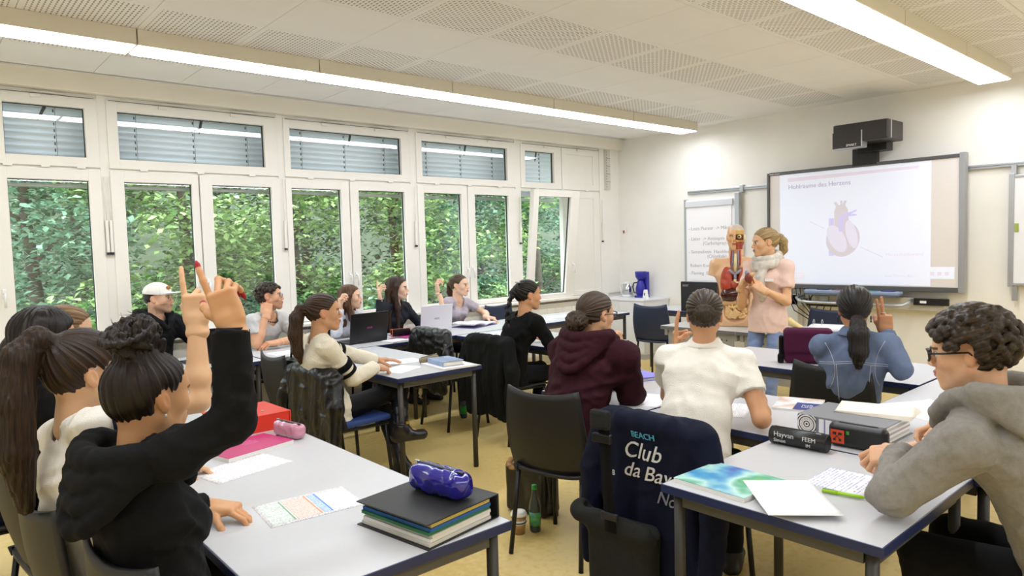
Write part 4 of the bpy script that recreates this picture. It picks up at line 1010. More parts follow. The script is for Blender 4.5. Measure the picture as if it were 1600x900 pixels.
def glasses(B, m, w_=.05, hgt=.034, lens=True, rim=.0022, fullrim=True):
    A, hc = B.A, B.hc-B.base; T = lambda p: tuple(np.array(p)@A+hc); mb = MB()
    g = thing  # noqa
    for s in (-1, 1):
        ring = [T((.112-.010*abs(math.cos(t))*(1 if math.cos(t)*s > 0 else 0), s*.034+w_*.5*math.copysign(abs(math.cos(t))**.7, math.cos(t)), .0+hgt*.5*math.copysign(abs(math.sin(t))**.7, math.sin(t)))) for t in np.linspace(0, 2*math.pi, 20, endpoint=False)]
        mb.tube(ring, rim, 6, closed=True)
        mb.tube([T((.103, s*.060, .006)), T((.06, s*.076, .006)), T((-.005, s*.080, .006)), T((-.022, s*.078, -.012))], rim*.9, 6)
    mb.tube([T((.113, -.010, .004)), T((.117, 0, .007)), T((.113, .010, .004))], rim, 6)
    o = mb.build('glasses', m, B.root)
    for s in (-1, 1):
        lm = MB().sheet(lambda u, v: T((.110-.004*abs(u-.5), s*.034+w_*(u-.5)*.96, hgt*(v-.5)*.92)), 2, 2, thick=.001); lm.build('lens', MATS['lens_glass'], o)
    return o
glass_mat('lens_glass', (.96, .97, .98), 1.0)
def loc(B, p): return np.array(p)@B.A+B.hc

from mathutils.bvhtree import BVHTree
def on_cloth(B, pts, dirn, lift=.001):
    """drop points onto the garment along a direction (for seams)"""
    me = B.shirt.data; bv = BVHTree.FromPolygons([v.co for v in me.vertices], [p.vertices for p in me.polygons]); d = Vector(tuple(nv(dirn))); r_ = []
    for p in pts:
        h = bv.ray_cast(Vector(tuple(np.array(p)-B.base))-d*.6, d, 1.2)
        if h[0] is not None: r_.append(h[0]-d*lift)
    return r_
# ------------------------------------------------------------ the individual people
def cloth(n, c, rough=.85, noise=.06, bump=.25, bscale=350, sheen=0, nscale=30): return mat(n, c, rough, noise=noise, nscale=nscale, bump=bump, bscale=bscale, sheen=sheen, spec=.2)
m_blackc = cloth('cloth_black', '#0C0C0E'); m_jean = cloth('denim_dark', '#101218'); m_soleW = mat('rubber_sole', '#CFCBC2', .7); m_shoeB = mat('shoe_black', '#141416', .5)
H_black = hair_mat('hair_black', '#0C0908', '#2A211D'); H_dark = hair_mat('hair_dark_brown', '#120C09', '#2E1E15'); H_brown = hair_mat('hair_brown', '#2A1A10', '#5E4026')
H_aub = hair_mat('hair_auburn', '#3A2010', '#8A5A34'); H_light = hair_mat('hair_light_brown', '#6B4A2C', '#C9A06C'); H_blond = hair_mat('hair_blond', '#8A6A40', '#F0CE90'); H_curl = hair_mat('hair_curly_brown', '#1E140D', '#54402B')
DN = (0, 0, -1)
# --- girl in the black hoodie with the messy bun, right arm raised
P3 = person('girl with messy dark bun in black hoodie raising her arm, red nails, lower left', (.50, 1.96), (.452, 1.965, 1.215), 18, (22, -3), skin='#CE9C70', voxh=.0028, nails=.009, nailcol='#9E1624',
    arms={'R': dict(w=(.601, 1.755, 1.405), e=(.592, 1.739, 1.165), d=(-.08, .12, .42), n=(.55, .62, .05), pose='point_open', vox=.0024),
          'L': dict(w=(.675, 2.245, .787), d=(.75, -.75, -.10), n=DN, pose='relax', pole=(-.3, .6, -.6))}, lip='#A0605A', makeup=True)
hood = cloth('hoodie_black', '#111214', noise=.1)
garment(P3, 'hoodie', hood, off=.016, hem=-.10, wr=(.0055, 36, 1), hood=.62, cuffband=cloth('rib_black', '#0C0C0D'), vox=.007)
trousers(P3, m_jean); shoes(P3, m_shoeB)
def bun3(v):
    r_ = np.random.default_rng(4); c = np.array([-.035, .0, .155])
    v.ell(c, (.050, .052, .042), k=.02); v.ell((-.03, 0, .11), (.05, .05, .03), k=.02)
    for i in range(26):
        a = nv(r_.normal(size=3)); b = nv(np.cross(a, r_.normal(size=3))); rad = r_.uniform(.036, .058); p0 = None; cc = c+r_.normal(size=3)*.010
        for t in np.linspace(0, r_.uniform(2.2, 5), 9):
            p = cc+rad*(a*math.cos(t)+b*math.sin(t))*np.array([1, 1, .85])
            if p0 is not None: v.cap(p0, p, .0095, k=.003)
            p0 = p
hair(P3, H_dark, tie=(-.05, 0, .16), th=.010, extra=bun3, hi=(.14, .14, .26), vox=.0032)
r_ = np.random.default_rng(8)
strands(P3, H_dark, [[np.array([-.035, 0, .155])+nv(d)*.045, np.array([-.035, 0, .155])+nv(d)*.062+np.array([0, 0, .004]), np.array([-.035, 0, .15])+nv(d+r_.normal(size=3)*.5)*.078] for d in r_.normal(size=(60, 3)) if d[2] > -.6], .0011)
o = MB().tube([tuple(loc(P3, (-.012, -.083, -.036))-P3.base), tuple(loc(P3, (-.011, -.085, -.044))-P3.base)], .003, 8).build('earring', m_pjs, P3.root)
# --- girl in the white T-shirt, ponytail, raising the bare arm
P2 = person('girl with long dark ponytail in white T-shirt raising one finger, left', (.43, 2.49), (.385, 2.420, 1.230), 8, (14, -3), skin='#DDB38C', voxh=.003, barearm=True,
    arms={'R': dict(w=(.668, 2.258, 1.370), e=(.655, 2.238, 1.130), d=(-.03, .03, 1), n=(.6, .75, .0), pose='point', vox=.0026), 'L': dict(w=(.70, 2.78, .785), d=(1, -.1, -.05), n=DN, pose='relax', pole=(-.3, .6, -.6))})
wtee = cloth('tshirt_white', '#E9E4DB', noise=.03)
garment(P2, 'tshirt', wtee, 'short', off=.010, neckr=.003, hem=-.10, wr=(.005, 40, 2), vox=.007, sl_frac=.45)
for q, c in ((.16, '#1B2036'), (.205, '#F1EEE8'), (.25, '#1B2036')):
    a = nv(P2.el['R']-P2.sh['R']); p = P2.sh['R']+a*q*.30-P2.base; MB().tube([tuple(p-a*.006), tuple(p+a*.006)], [.064]*2, 20).build('sleeve_stripe', cloth('stripe'+c, c), P2.shirt)
trousers(P2, m_jean); shoes(P2, m_shoeB)
hair(P2, hair_mat('hair_deep_brown', '#1E130C', '#4C3422'), tie=(-.085, 0, .085), th=.010, top=.010, lo=(-.28, -.12, -.42), extra=pony([(-.085, 0, .10), (-.125, 0, .115), (-.165, .01, .06), (-.185, .01, -.06), (-.18, 0, -.20), (-.16, -.01, -.36)], [.028, .034, .048, .055, .05, .022]), vox=.0036)
MB().tube([tuple(loc(P2, (-.10+.022*0, .026*math.cos(t), .105+.026*math.sin(t)))-P2.base) for t in np.linspace(0, 6.28, 14)[:-1]], .006, 6, closed=True).build('hair_tie', m_black, P2.root)
MB().tube([tuple(loc(P2, (-.002+.005*math.cos(t), -.0845, .020+.005*math.sin(t)))-P2.base) for t in np.linspace(0, 6.28, 10)[:-1]], .0011, 5, closed=True).build('earring', m_pjs, P2.root)
# --- girl with long black hair at the left edge
P1 = person('girl with long black hair at the left edge of the picture', (.41, 3.15), (.385, 3.19, 1.262), 8, (12, -3), skin='#D9AC88',
    arms={'R': dict(w=(.66, 2.98, .785), d=(1, .3, -.05), n=DN, pose='relax', pole=(-.3, -.6, -.6)), 'L': dict(w=(.68, 3.30, .785), d=(1, -.3, -.05), n=DN, pose='relax', pole=(-.3, .6, -.6))})
garment(P1, 'sweater', m_blackc, off=.014, hem=-.10, vox=.009); trousers(P1, m_jean); shoes(P1, m_shoeB)
def long_hair(l0, w_=.085, back=.02, n=0):
    def fn(v):
        for s in (-1, 0, 1):
            v.chain([np.array(p) for p in ((-.03, s*.045, .07), (-.075-back*.3, s*.062, -.03), (-.10-back, s*.062, -.16), (-.105-back, s*.055, -.28), (-.10-back, s*.045, l0))], [.05, .046, .046, .042, .022], k=.02)
    return fn
hair(P1, H_black, tie=(0, 0, .2), th=.018, top=.006, lo=(-.25, -.16, -.5), extra=long_hair(-.44), vox=.0045, line=hairline(ear=0))
# --- light-haired person behind her
P1b = person('light brown-haired person mostly hidden behind the girl with long black hair', (.30, 3.80), (.55, 3.83, 1.235), 4, (-5, -6), skin='#E2BA98', voxh=.004,
    arms={'R': dict(w=(.70, 3.66, .785), d=(1, .3, -.05), n=DN, pose='relax', pole=(-.3, -.6, -.6)), 'L': dict(w=(.72, 3.98, .785), d=(1, -.3, -.05), n=DN, pose='relax', pole=(-.3, .6, -.6))})
garment(P1b, 'sweater', cloth('cloth_navy', '#1E2436'), off=.012, hem=-.10, vox=.010); trousers(P1b, m_jean); shoes(P1b, m_shoeB)
hair(P1b, H_light, tie=(-.1, 0, .0), th=.013, extra=pony([(-.10, 0, .0), (-.13, 0, -.06), (-.13, 0, -.22)], [.03, .036, .015]), vox=.0045)
# --- man in the white cap
P4 = person('man in white cap and black hoodie sitting by the window', (1.50, 6.27), (1.546, 6.205, 1.228), -62, (-36, 2), skin='#DDB092', male=True, stubble='#5A4436', brow='#2E221A',
    arms={'R': dict(w=(1.32, 5.90, .79), d=(.5, -.8, 0), n=DN, pose='relax', pole=(-.6, .2, -.6)), 'L': dict(w=(1.80, 5.92, .79), d=(-.5, -.8, 0), n=DN, pose='relax', pole=(.6, .2, -.6))})
garment(P4, 'hoodie', hood, off=.02, hem=-.10, hood=1, vox=.009); trousers(P4, m_jean); shoes(P4, m_shoeB)
hair(P4, H_dark, th=.005, vox=.004, line=hairline(.07, .06, .25), ridge=.0008)
capm = cloth('cap_white', '#ECE9E4', noise=.03)
v = Vol((-.13, -.11, -.02), (.2, .11, .16), .0036); v.ell((-.006, 0, .045), (.112, .088, .092), k=0); v.plane((0, 0, .036), (-.12, 0, -1)); v.ell((.125, 0, .040), (.062, .068, .007), k=.008)
for s in range(6): v.disp(lambda P, a=s*math.pi/3: .0016*np.exp(-((P[:, 0]*math.sin(a)-P[:, 1]*math.cos(a))/.003)**2))
V, F = v.mesh(); cp_ = obj('cap', np_mesh('cap', V@P4.A+P4.hc-P4.base, F), capm, P4.root)
v = Vol((.06, -.04, .05), (.13, .04, .13), .003); v.ell((.097, -.02, .085), (.018, .022, .016), k=0); V, F = v.mesh(); obj('patch', np_mesh('patch', V@P4.A+P4.hc-P4.base, F), mat('patch_brown', '#A9713A', .7), cp_)
# --- man with curly hair and glasses, chin on fist
P5 = person('man with curly hair and glasses in grey V-neck T-shirt, chin on his fist', (2.40, 6.26), (2.425, 6.07, 1.185), -62, (-32, 6, -8), skin='#D9A582', male=True, stubble='#6A4A38', brow='#2A1D14', barearm=True,
    arms={'R': dict(w=(2.345, 5.955, 1.045), e=(2.235, 5.93, .795), d=(.25, .15, .9), n=(.3, .9, -.2), pose='fist'), 'L': dict(w=(2.40, 5.89, .795), e=(2.65, 5.94, .80), d=(-1, -.05, 0), n=(0, .2, -1), pose='relax')})
tg = cloth('tshirt_grey', '#C9C8C6', noise=.05)
garment(P5, 'tshirt', tg, 'short', off=.014, hem=-.10, vneck=.10, neckr=.03, vox=.008, sl_frac=.6); trousers(P5, m_jean); shoes(P5, m_shoeB)
hl = hairline(.092, .062, .12, ear=1.15)
hair(P5, H_curl, th=.008, top=.008, vox=.004, line=hl, ridge=0, extra=lambda v: curls(v, 260, .016, 3, .009, .015, lambda p: hl(p)))
glasses(P5, m_alud, rim=.0014)
nk = MB()
for i in range(30):
    a = 2*math.pi*i/30; p = P5.nb-UP*.03-UP*.035*max(0, math.cos(a))-P5.base+P5.tf*(.012+.078*math.cos(a))+P5.sd*.082*math.sin(a); nk.lathe([(.001, -.007), (.006, -.004), (.006, .004), (.001, .007)], 6, c=tuple(p))
o = nk.build('bead_necklace', m_black, P5.root); o['kind'] = 'stuff'
# --- girl in the cream sweater
P6 = person('girl with brown ponytail in cream sweater with black stripes writing at a table', (2.06, 4.19), (1.985, 4.115, 1.190), -6, (-18, 0), skin='#CC9A74', lip='#9E5A50', makeup=True,
    arms={'R': dict(w=(2.315, 4.045, .800), d=(.92, .12, -.22), n=(-.1, .25, -1), pose='relax', pole=(-.5, -.35, -.8)), 'L': dict(w=(2.50, 4.37, .788), d=(.95, -.25, -.03), n=DN, pose='flat', pole=(-.2, .5, -.7))},
    legs={'R': ((2.52, 4.10, .615), (2.395, 3.895, .40), (2.52, 3.83, .345)), 'L': ((2.47, 4.28, .50), (2.50, 4.08, .10), (2.62, 3.98, .04))})
cream = cloth('sweater_cream', '#EDE5D0', noise=.03, bump=.5, bscale=160)
garment(P6, 'sweater', cream, off=.018, hem=-.08, wr=(.005, 34, 6), vox=.0075)
for s in 'RL':
    a = nv(P6.el[s]-P6.sh[s]); L_ = np.linalg.norm(P6.el[s]-P6.sh[s])
    for q0, q1 in ((.50, .66), (.74, .83)):
        p0, p1 = P6.sh[s]+a*L_*q0-P6.base, P6.sh[s]+a*L_*q1-P6.base; MB().tube([tuple(p0), tuple(p0*.5+p1*.5), tuple(p1)], [.0725-.011*q0, .0715-.011*q0, .0715-.011*q1], 20).build('sleeve_stripe', m_blackc, P6.shirt)
ch = P6.nb-nv(P6.nb-P6.mid)*.14
for i, s_ in enumerate('BR'): text('chest_letter', s_, .085, m_blackc, P6.shirt, tuple(ch+P6.tf*.148-P6.sd*(.02+.07*(i-.5))-UP*(.06+.0*i)-P6.base), face_rot(tuple(-P6.sd*-1*-1), (0, 0, 1)), ext=.004)
trousers(P6, cloth('trousers_black', '#0D0D11', .6)); shoes(P6, mat('leather_boot', '#17171A', .3), boot=True)
bk = P6.an['R']+UP*.04-P6.base; MB().tube([tuple(bk+np.array([.047*math.cos(t), .047*math.sin(t), .01*math.sin(t)])) for t in np.linspace(0, 6.28, 16)[:-1]], .006, 5, closed=True).build('boot_strap', m_black, P6.root)
MB().box(-.012, .012, -.004, .004, -.009, .009).build('buckle', mat('brass', '#C9A24A', .3, .9), P6.root, loc=tuple(bk+np.array([.02, -.05, 0])))
hair(P6, H_brown, tie=(-.11, 0, .03), th=.010, lo=(-.27, -.12, -.34), extra=pony([(-.10, 0, .035), (-.135, 0, .03), (-.165, 0, -.03), (-.175, 0, -.13), (-.165, 0, -.24), (-.15, 0, -.31)], [.025, .032, .044, .044, .034, .012]))
MB().tube([tuple(loc(P6, (-.118, .026*math.cos(t), .034+.026*math.sin(t)))-P6.base) for t in np.linspace(0, 6.28, 14)[:-1]], .006, 6, closed=True).build('hair_tie', m_black, P6.root)
# --- girl with long auburn hair
P7 = person('girl with long auburn hair and raised hand behind the girl in cream', (3.24, 6.27), (3.245, 6.13, 1.125), -70, (-38, 2), skin='#E6BC9E',
    arms={'R': dict(w=(3.06, 5.98, 1.045), e=(3.03, 6.0, .815), d=(-.02, .02, 1), n=(.7, -.5, 0), pose='half'), 'L': dict(w=(3.42, 5.92, .79), d=(-.6, -.7, 0), n=DN, pose='relax', pole=(.6, .2, -.6))})
garment(P7, 'blouse', cloth('blouse_white', '#DADCE6'), off=.012, hem=-.08, vox=.009); trousers(P7, m_jean); shoes(P7, m_shoeB)
def side_hair(l0, front=True, r=.034):
    def fn(v):
        for s in (-1, 0, 1): v.chain([np.array(p) for p in ((-.03, s*.045, .07), (-.07, s*.062, -.03), (-.08, s*.075, -.14), (-.07, s*.075, -.24), (-.06, s*.07, l0))], [.045, .04, .04, .036, .012], k=.018)
        for s in (-1, 1): v.chain([np.array(p) for p in ((.01, s*.055, .085), (.012, s*.083, .02), (-.005, s*.088, -.08), (.02, s*.082, -.20), (.035, s*.075, l0+.02))], [.022, .022, .027, .03, .010], k=.018)
    return fn
hair(P7, H_aub, tie=(0, 0, .2), th=.013, lo=(-.2, -.16, -.4), extra=side_hair(-.34), vox=.004, line=hairline(.094, .074, .10, ear=0))
# --- girl with very long dark hair
P8 = person('girl with very long straight dark hair in grey top, hand raised', (3.80, 6.28), (3.742, 6.06, 1.185), -72, (-42, -2), skin='#E9C3A8', makeup=True, brow='#2A1C14',
    arms={'R': dict(w=(3.525, 6.035, 1.10), e=(3.52, 6.03, .865), d=(-.12, .12, 1), n=(.75, -.4, 0), pose='point_open'), 'L': dict(w=(3.97, 5.90, .79), d=(-.6, -.7, 0), n=DN, pose='relax', pole=(.6, .2, -.6))})
garment(P8, 'top', cloth('top_charcoal', '#2A2C33'), off=.012, hem=-.08, vox=.009); trousers(P8, m_jean); shoes(P8, m_shoeB)
hair(P8, hair_mat('hair_long_brown', '#1C110B', '#5C4028'), tie=(0, 0, .2), th=.012, lo=(-.2, -.16, -.48), extra=side_hair(-.42), vox=.004, line=hairline(.094, .074, .10, ear=0))
# --- girl in the lilac T-shirt
P9 = person('girl in lilac T-shirt with raised hand and wristband by the window', (4.60, 6.28), (4.56, 6.10, 1.165), -78, (-62, 0), skin='#E8C0A4', barearm=True,
    arms={'R': dict(w=(4.315, 6.16, 1.115), e=(4.355, 6.09, .895), d=(-.12, .10, 1), n=(.8, -.3, .1), pose='half'), 'L': dict(w=(4.80, 5.92, .80), d=(.35, -.75, -.1), n=DN, pose='relax', pole=(.8, .2, -.3))})
garment(P9, 'tshirt', cloth('tshirt_lilac', '#B8AEB9'), 'short', off=.010, hem=-.08, vneck=.06, neckr=.025, vox=.008, sl_frac=.5); trousers(P9, m_jean); shoes(P9, m_shoeB)
hair(P9, H_light if False else hair_mat('hair_mid_brown', '#3A2617', '#7A5A3A'), tie=(-.1, 0, .03), th=.009, lo=(-.22, -.12, -.25), extra=pony([(-.1, 0, .02), (-.13, .03, .0), (-.14, .05, -.08), (-.12, .06, -.2)], [.025, .032, .034, .012]), vox=.004)
a = nv(P9.el['R']-P9.wr['R']); MB().tube([tuple(P9.wr['R']+a*.02-P9.base), tuple(P9.wr['R']+a*.034-P9.base)], .0295, 14).build('wristband', m_black, P9.root)
# --- woman with the braid
P10 = person('woman with dark braid in black sweater seen in profile', (3.66, 4.24), (3.752, 4.105, 1.183), -6, (-20, -2), skin='#D5A078', lip='#9A5A50',
    arms={'R': dict(w=(4.02, 4.02, .79), d=(.9, .3, 0), n=DN, pose='relax', pole=(-.3, -.5, -.6)), 'L': dict(w=(4.05, 4.38, .79), d=(.9, -.3, 0), n=DN, pose='relax', pole=(-.3, .5, -.6))})
garment(P10, 'sweater', m_blackc, off=.016, hem=-.08, vox=.009); trousers(P10, m_jean); shoes(P10, m_shoeB)
def braid(v):
    v.cap((-.10, 0, .05), (-.125, 0, .02), .028, .03, k=.015)
    for i in range(14):
        z = .02-.03*i; s = (-1 if i % 2 else 1); x = -.125-.012*min(i, 4)+.004*max(0, i-6); v.ell((x, s*.011, z), (.021-.0006*i, .022-.0007*i, .023), ax=np.array([[1, 0, 0], [0, .8, s*.6], [0, -s*.6, .8]]), k=.006)
hair(P10, H_black, tie=(-.11, 0, .04), th=.011, lo=(-.25, -.12, -.48), extra=braid, vox=.004)
MB().box(-.018, .018, -.012, .012, -.006, .006, bev=.003).build('hair_clip', m_pjs, P10.root, loc=tuple(loc(P10, (-.10, -.03, .105))-P10.base))
# --- maroon hoodie
P11 = person('person in maroon hoodie with glasses and loose bun leaning on a hand', (2.55, 2.49), (2.735, 2.462, 1.205), 6, (-4, -4), skin='#DEAF8A', build=1.12, shw=.20,
    arms={'R': dict(w=(2.86, 2.40, 1.015), e=(2.80, 2.285, .795), d=(-.05, .12, 1), n=(-.7, .5, 0), pose='fist'), 'L': dict(w=(3.0, 2.58, .79), d=(.7, -.6, 0), n=DN, pose='relax', pole=(-.3, .6, -.6))},
    legs={'R': ((2.88, 2.32, .50), (2.72, 2.46, .10), (2.86, 2.44, .04)), 'L': ((2.90, 2.58, .50), (2.84, 2.62, .10), (3.0, 2.63, .04))})
mar = cloth('hoodie_maroon', '#35131E', noise=.08)
garment(P11, 'hoodie', mar, off=.030, hem=-.10, wr=(.0065, 32, 11), hood=1, vox=.008, cuffband=cloth('rib_maroon', '#35151F')); trousers(P11, cloth('jeans_black', '#0D0D11')); shoes(P11, m_shoeB, m_soleW)
def bun11(v):
    r_ = np.random.default_rng(2); c = np.array([-.125, .01, -.035]); v.ell(c, (.045, .055, .045), k=.02)
    for i in range(16):
        a = nv(r_.normal(size=3)); b = nv(np.cross(a, r_.normal(size=3))); p0 = None
        for t in np.linspace(0, r_.uniform(2, 5), 9):
            p = c+r_.uniform(.95, 1.05)*.050*(a*math.cos(t)+b*math.sin(t))*np.array([.9, 1.15, .95])
            if p0 is not None: v.cap(p0, p, .009, k=.003)
            p0 = p
hair(P11, hair_mat('hair_ash_brown', '#2C2017', '#6B5440'), tie=(-.11, 0, -.02), th=.010, extra=bun11, vox=.0036)
glasses(P11, m_black, rim=.0026)
# --- white polo shirt
P12 = person('person with tight bun in white polo shirt seen from behind, two fingers raised', (2.50, 1.72), (2.80, 1.838, 1.232), 22, (33, -2), skin='#CB9871', build=1.06, barearm=True,
    arms={'L': dict(w=(2.915, 2.085, 1.035), e=(2.87, 2.10, .80), d=(.10, .05, 1), n=(.6, -.7, 0), pose='two'), 'R': dict(w=(2.945, 1.640, .845), e=(2.745, 1.522, .80), d=(.8, .45, .15), n=(-.3, .7, -.4), pose='half')})
polo = cloth('polo_white', '#EDE8DE', noise=.03, bump=.35, bscale=260)
garment(P12, 'polo_shirt', polo, 'short', off=.014, hem=-.10, neckr=.002, wr=(.0042, 34, 12), vox=.0075, sl_frac=.55); trousers(P12, m_jean); shoes(P12, m_shoeB)
def bun12(v):
    v.ell((-.120, 0, .012), (.032, .045, .038), k=.012)
    for i in range(4):
        p0 = None
        for t in np.linspace(0, 5.6, 14):
            p = np.array([-.128-.004*i, (.042-.008*i)*math.cos(t+i), .012+(.036-.007*i)*math.sin(t+i)])
            if p0 is not None: v.cap(p0, p, .009, k=.004)
            p0 = p
hair(P12, hair_mat('hair_dark_ash', '#221811', '#5E4A33'), tie=(-.12, 0, .01), th=.011, extra=bun12, vox=.0034)
# --- denim jacket
P14 = person('woman in blue denim jacket with low black ponytail, two fingers raised', (4.03, 1.70), (3.985, 1.648, 1.172), 24, (30, -3), skin='#BD8863', build=1.05, shw=.168,
    arms={'R': dict(w=(4.10, 1.525, 1.045), e=(4.005, 1.405, .855), d=(-.02, .02, 1), n=(.8, .5, 0), pose='two'), 'L': dict(w=(4.35, 1.95, .79), d=(.8, -.4, 0), n=DN, pose='relax', pole=(-.3, .6, -.6))})
den = mat('denim_blue', '#66748F', .8, noise=.32, nscale=6, bump=.3, bscale=420, spec=.2)
garment(P14, 'denim_jacket', den, off=.016, hem=-.02, wr=(.005, 30, 14), neckr=.002, vox=.0075, cuffband=mat('denim_cuff', '#62718E', .8, noise=.2, nscale=12)); trousers(P14, m_jean); shoes(P14, m_shoeB)
m_st = mat('denim_stitch', '#A9AFBE', .8)
up14 = nv(P14.nb-P14.mid)
def seam(pts, d): 
    q = on_cloth(P14, pts, d)
    if len(q) > 2: MB().tube(q, .0022, 5).build('seam', m_st, P14.shirt)
c14 = P14.nb-up14*.115
seam([c14+P14.sd*x-UP*.02*abs(x)/.17 for x in np.linspace(-.17, .17, 26)], P14.tf); seam([c14-UP*.01+P14.sd*x-UP*.02*abs(x)/.17 for x in np.linspace(-.17, .17, 26)], P14.tf)
for s_ in (-1, 1):
    seam([P14.sh['L' if s_ > 0 else 'R']-P14.sd*s_*(.02+.05*math.sin(t*2.6))+UP*(.03-.25*t) for t in np.linspace(0, 1, 18)], P14.tf); seam([c14+P14.sd*s_*(.085-.02*t)-UP*(.02+.27*t) for t in np.linspace(0, 1, 16)], P14.tf)
seam([P14.pel+UP*.03+P14.sd*x for x in np.linspace(-.16, .16, 20)], P14.tf)
hair(P14, H_black, tie=(-.11, 0, -.06), th=.019, top=.004, lo=(-.24, -.13, -.36), extra=pony([(-.10, 0, -.05), (-.14, 0, -.075), (-.165, 0, -.13), (-.17, 0, -.22), (-.16, .0, -.30)], [.026, .04, .052, .05, .02]), vox=.0036)
MB().tube([tuple(loc(P14, (-.125, .030*math.cos(t), -.062+.030*math.sin(t)))-P14.base) for t in np.linspace(0, 6.28, 14)[:-1]], .007, 6, closed=True).build('hair_tie', mat('scrunchie', '#4A2A22', .8), P14.root)
for s in (-1, 1): MB().tube([tuple(loc(P14, (-.01, s*.084, -.036-.012*i))-P14.base) for i in range(4)], [.003, .005, .003, .005], 6).build('earring', m_black, P14.root)
MB().tube([tuple(P14.wr['R']+np.array([.0, .0, .0])+(np.array([.105, .0095+.011*math.cos(t), .011*math.sin(t)])@P14.hd['R'])-P14.base) for t in np.linspace(0, 6.28, 12)[:-1]], .0022, 5, closed=True).build('ring', m_pjs, P14.root)
# --- grey hoodie
P15 = person('man with curly brown hair and black glasses in grey hoodie, lower right', (2.56, .40), (2.418, .652, 1.222), 84, (96, -8), skin='#DFB08C', male=True, brow='#2A1D14', voxh=.0028, build=1.0, shdrop=.035,
    arms={'L': dict(w=(2.372, .828, .878), e=(2.145, .775, .82), d=(-.25, .93, -.22), n=(.55, .0, -.8), pose='half', fw=-.02, vox=.0026), 'R': dict(w=(2.93, .83, .845), e=(2.87, .59, .86), d=(-.15, .95, -.08), n=(-.6, 0, -.8), pose='half')})
ghood = cloth('hoodie_grey', '#8E8A84', noise=.10, nscale=60)
garment(P15, 'hoodie', ghood, off=.022, hem=-.12, wr=(.006, 30, 15), hood=1, vox=.007, cuffband=cloth('rib_grey', '#85817B')); trousers(P15, m_blackc); shoes(P15, m_shoeB)
hl15 = hairline(.094, .058, .10, ear=1.2)
hair(P15, H_curl, th=.012, top=.016, vox=.0036, line=hl15, ridge=0, extra=lambda v: curls(v, 520, .024, 5, .008, .0145, lambda p: hl15(p)))
glasses(P15, m_black, rim=.0036, hgt=.036)
# --- teacher
PT = person('teacher with blond ponytail in pale pink T-shirt and scarf holding a heart model', (5.50, 2.99, .90), (5.530, 3.022, 1.552), 178, (138, -4), skin='#DDAE86', standing=True, barearm=True, brow='#5A432A', shw=.17,
    arms={'R': dict(w=(5.285, 3.105, 1.185), e=(5.40, 3.175, 1.02), d=(-.1, -.55, .75), n=(-.2, -.9, -.3), pose='grip'), 'L': dict(w=(5.295, 2.92, 1.165), e=(5.495, 2.815, 1.055), d=(-.25, .75, .55), n=(.5, .55, -.3), pose='grip')},
    legs={'L': ((5.40, 2.89, .49), (5.36, 2.90, .10), (5.20, 2.89, .04)), 'R': ((5.40, 3.08, .49), (5.34, 3.09, .10), (5.18, 3.10, .04))})
pink = cloth('tshirt_pink', '#E6C6B8', noise=.03)
garment(PT, 'tshirt', pink, 'short', off=.012, hem=-.11, wr=(.005, 32, 17), vox=.0075, sl_frac=.62, arm_off=.014)
trousers(PT, top=.0, off=.001, m=mat('denim_light', '#7E90B8', .8, noise=.2, nscale=10, bump=.2, bscale=420, spec=.2)); shoes(PT, m_shoeB)
hair(PT, H_blond, tie=(-.10, 0, .02), th=.011, lo=(-.24, -.12, -.2), extra=pony([(-.10, 0, .03), (-.125, 0, .03), (-.15, 0, -.01), (-.15, 0, -.08), (-.13, 0, -.13)], [.022, .03, .036, .032, .012]), vox=.0036, line=hairline(.094, .068, .15))
m_scarf = mat('scarf', '#CFC8BC', .85, noise=.35, nscale=14, bump=.3, bscale=200); m_scarfd = mat('scarf_grey', '#8F8684', .85, noise=.3, nscale=18, bump=.3, bscale=200)
nb = PT.nb+UP*.015; v = Vol(nb-np.array([.2, .2, .36]), nb+np.array([.2, .2, .12]), .0055)
for lay, (rx, ry, z, rr_) in enumerate(((.085, .09, .02, .03), (.10, .10, -.025, .032), (.105, .105, -.055, .026))):
    f_ = lambda a: nb+PT.tf*(.005+rx*math.cos(a))+PT.sd*ry*math.sin(a)+UP*(z-.025*math.cos(a+.4*lay))
    for i in range(16): v.cap(f_(2*math.pi*i/16), f_(2*math.pi*(i+1)/16), rr_, k=.008)
v.chain([nb+PT.tf*.10+PT.sd*.02-UP*.07, nb+PT.tf*.135+PT.sd*.0-UP*.16, nb+PT.tf*.14+PT.sd*.015-UP*.27, nb+PT.tf*.13+PT.sd*.02-UP*.33], [.035, .04, .04, .03], k=.01)
v.disp(wrinkle(.004, 70, 21)); soft('scarf', v, m_scarf, PT.root, PT.base)
ch = PT.nb-UP*.16; Mt = MB().box(-.002, .002, -.038, .038, -.012, .012); Mt.build('name_tag', m_white, PT.root, loc=tuple(ch+PT.tf*.135+PT.sd*.085-PT.base), rot=(0, R(-12), R(178)))
# heart model in her hands
hm = thing('heart_model', 'small painted heart model held in the teacher\'s hands', 'heart model', (5.235, 3.01, 1.262))
for nm, c, r0, col in (('ventricle', (0, 0, 0), (.034, .034, .044), '#7A3028'), ('atrium', (.006, -.022, .026), (.024, .022, .022), '#C9A070'), ('vessel', (-.004, .016, .042), (.016, .016, .024), '#8A93A8')):
    v = Vol(np.array(c)-.06, np.array(c)+.06, .004); v.ell(c, r0, k=0); soft(nm, v, mat('organ_'+nm, col, .3), hm)

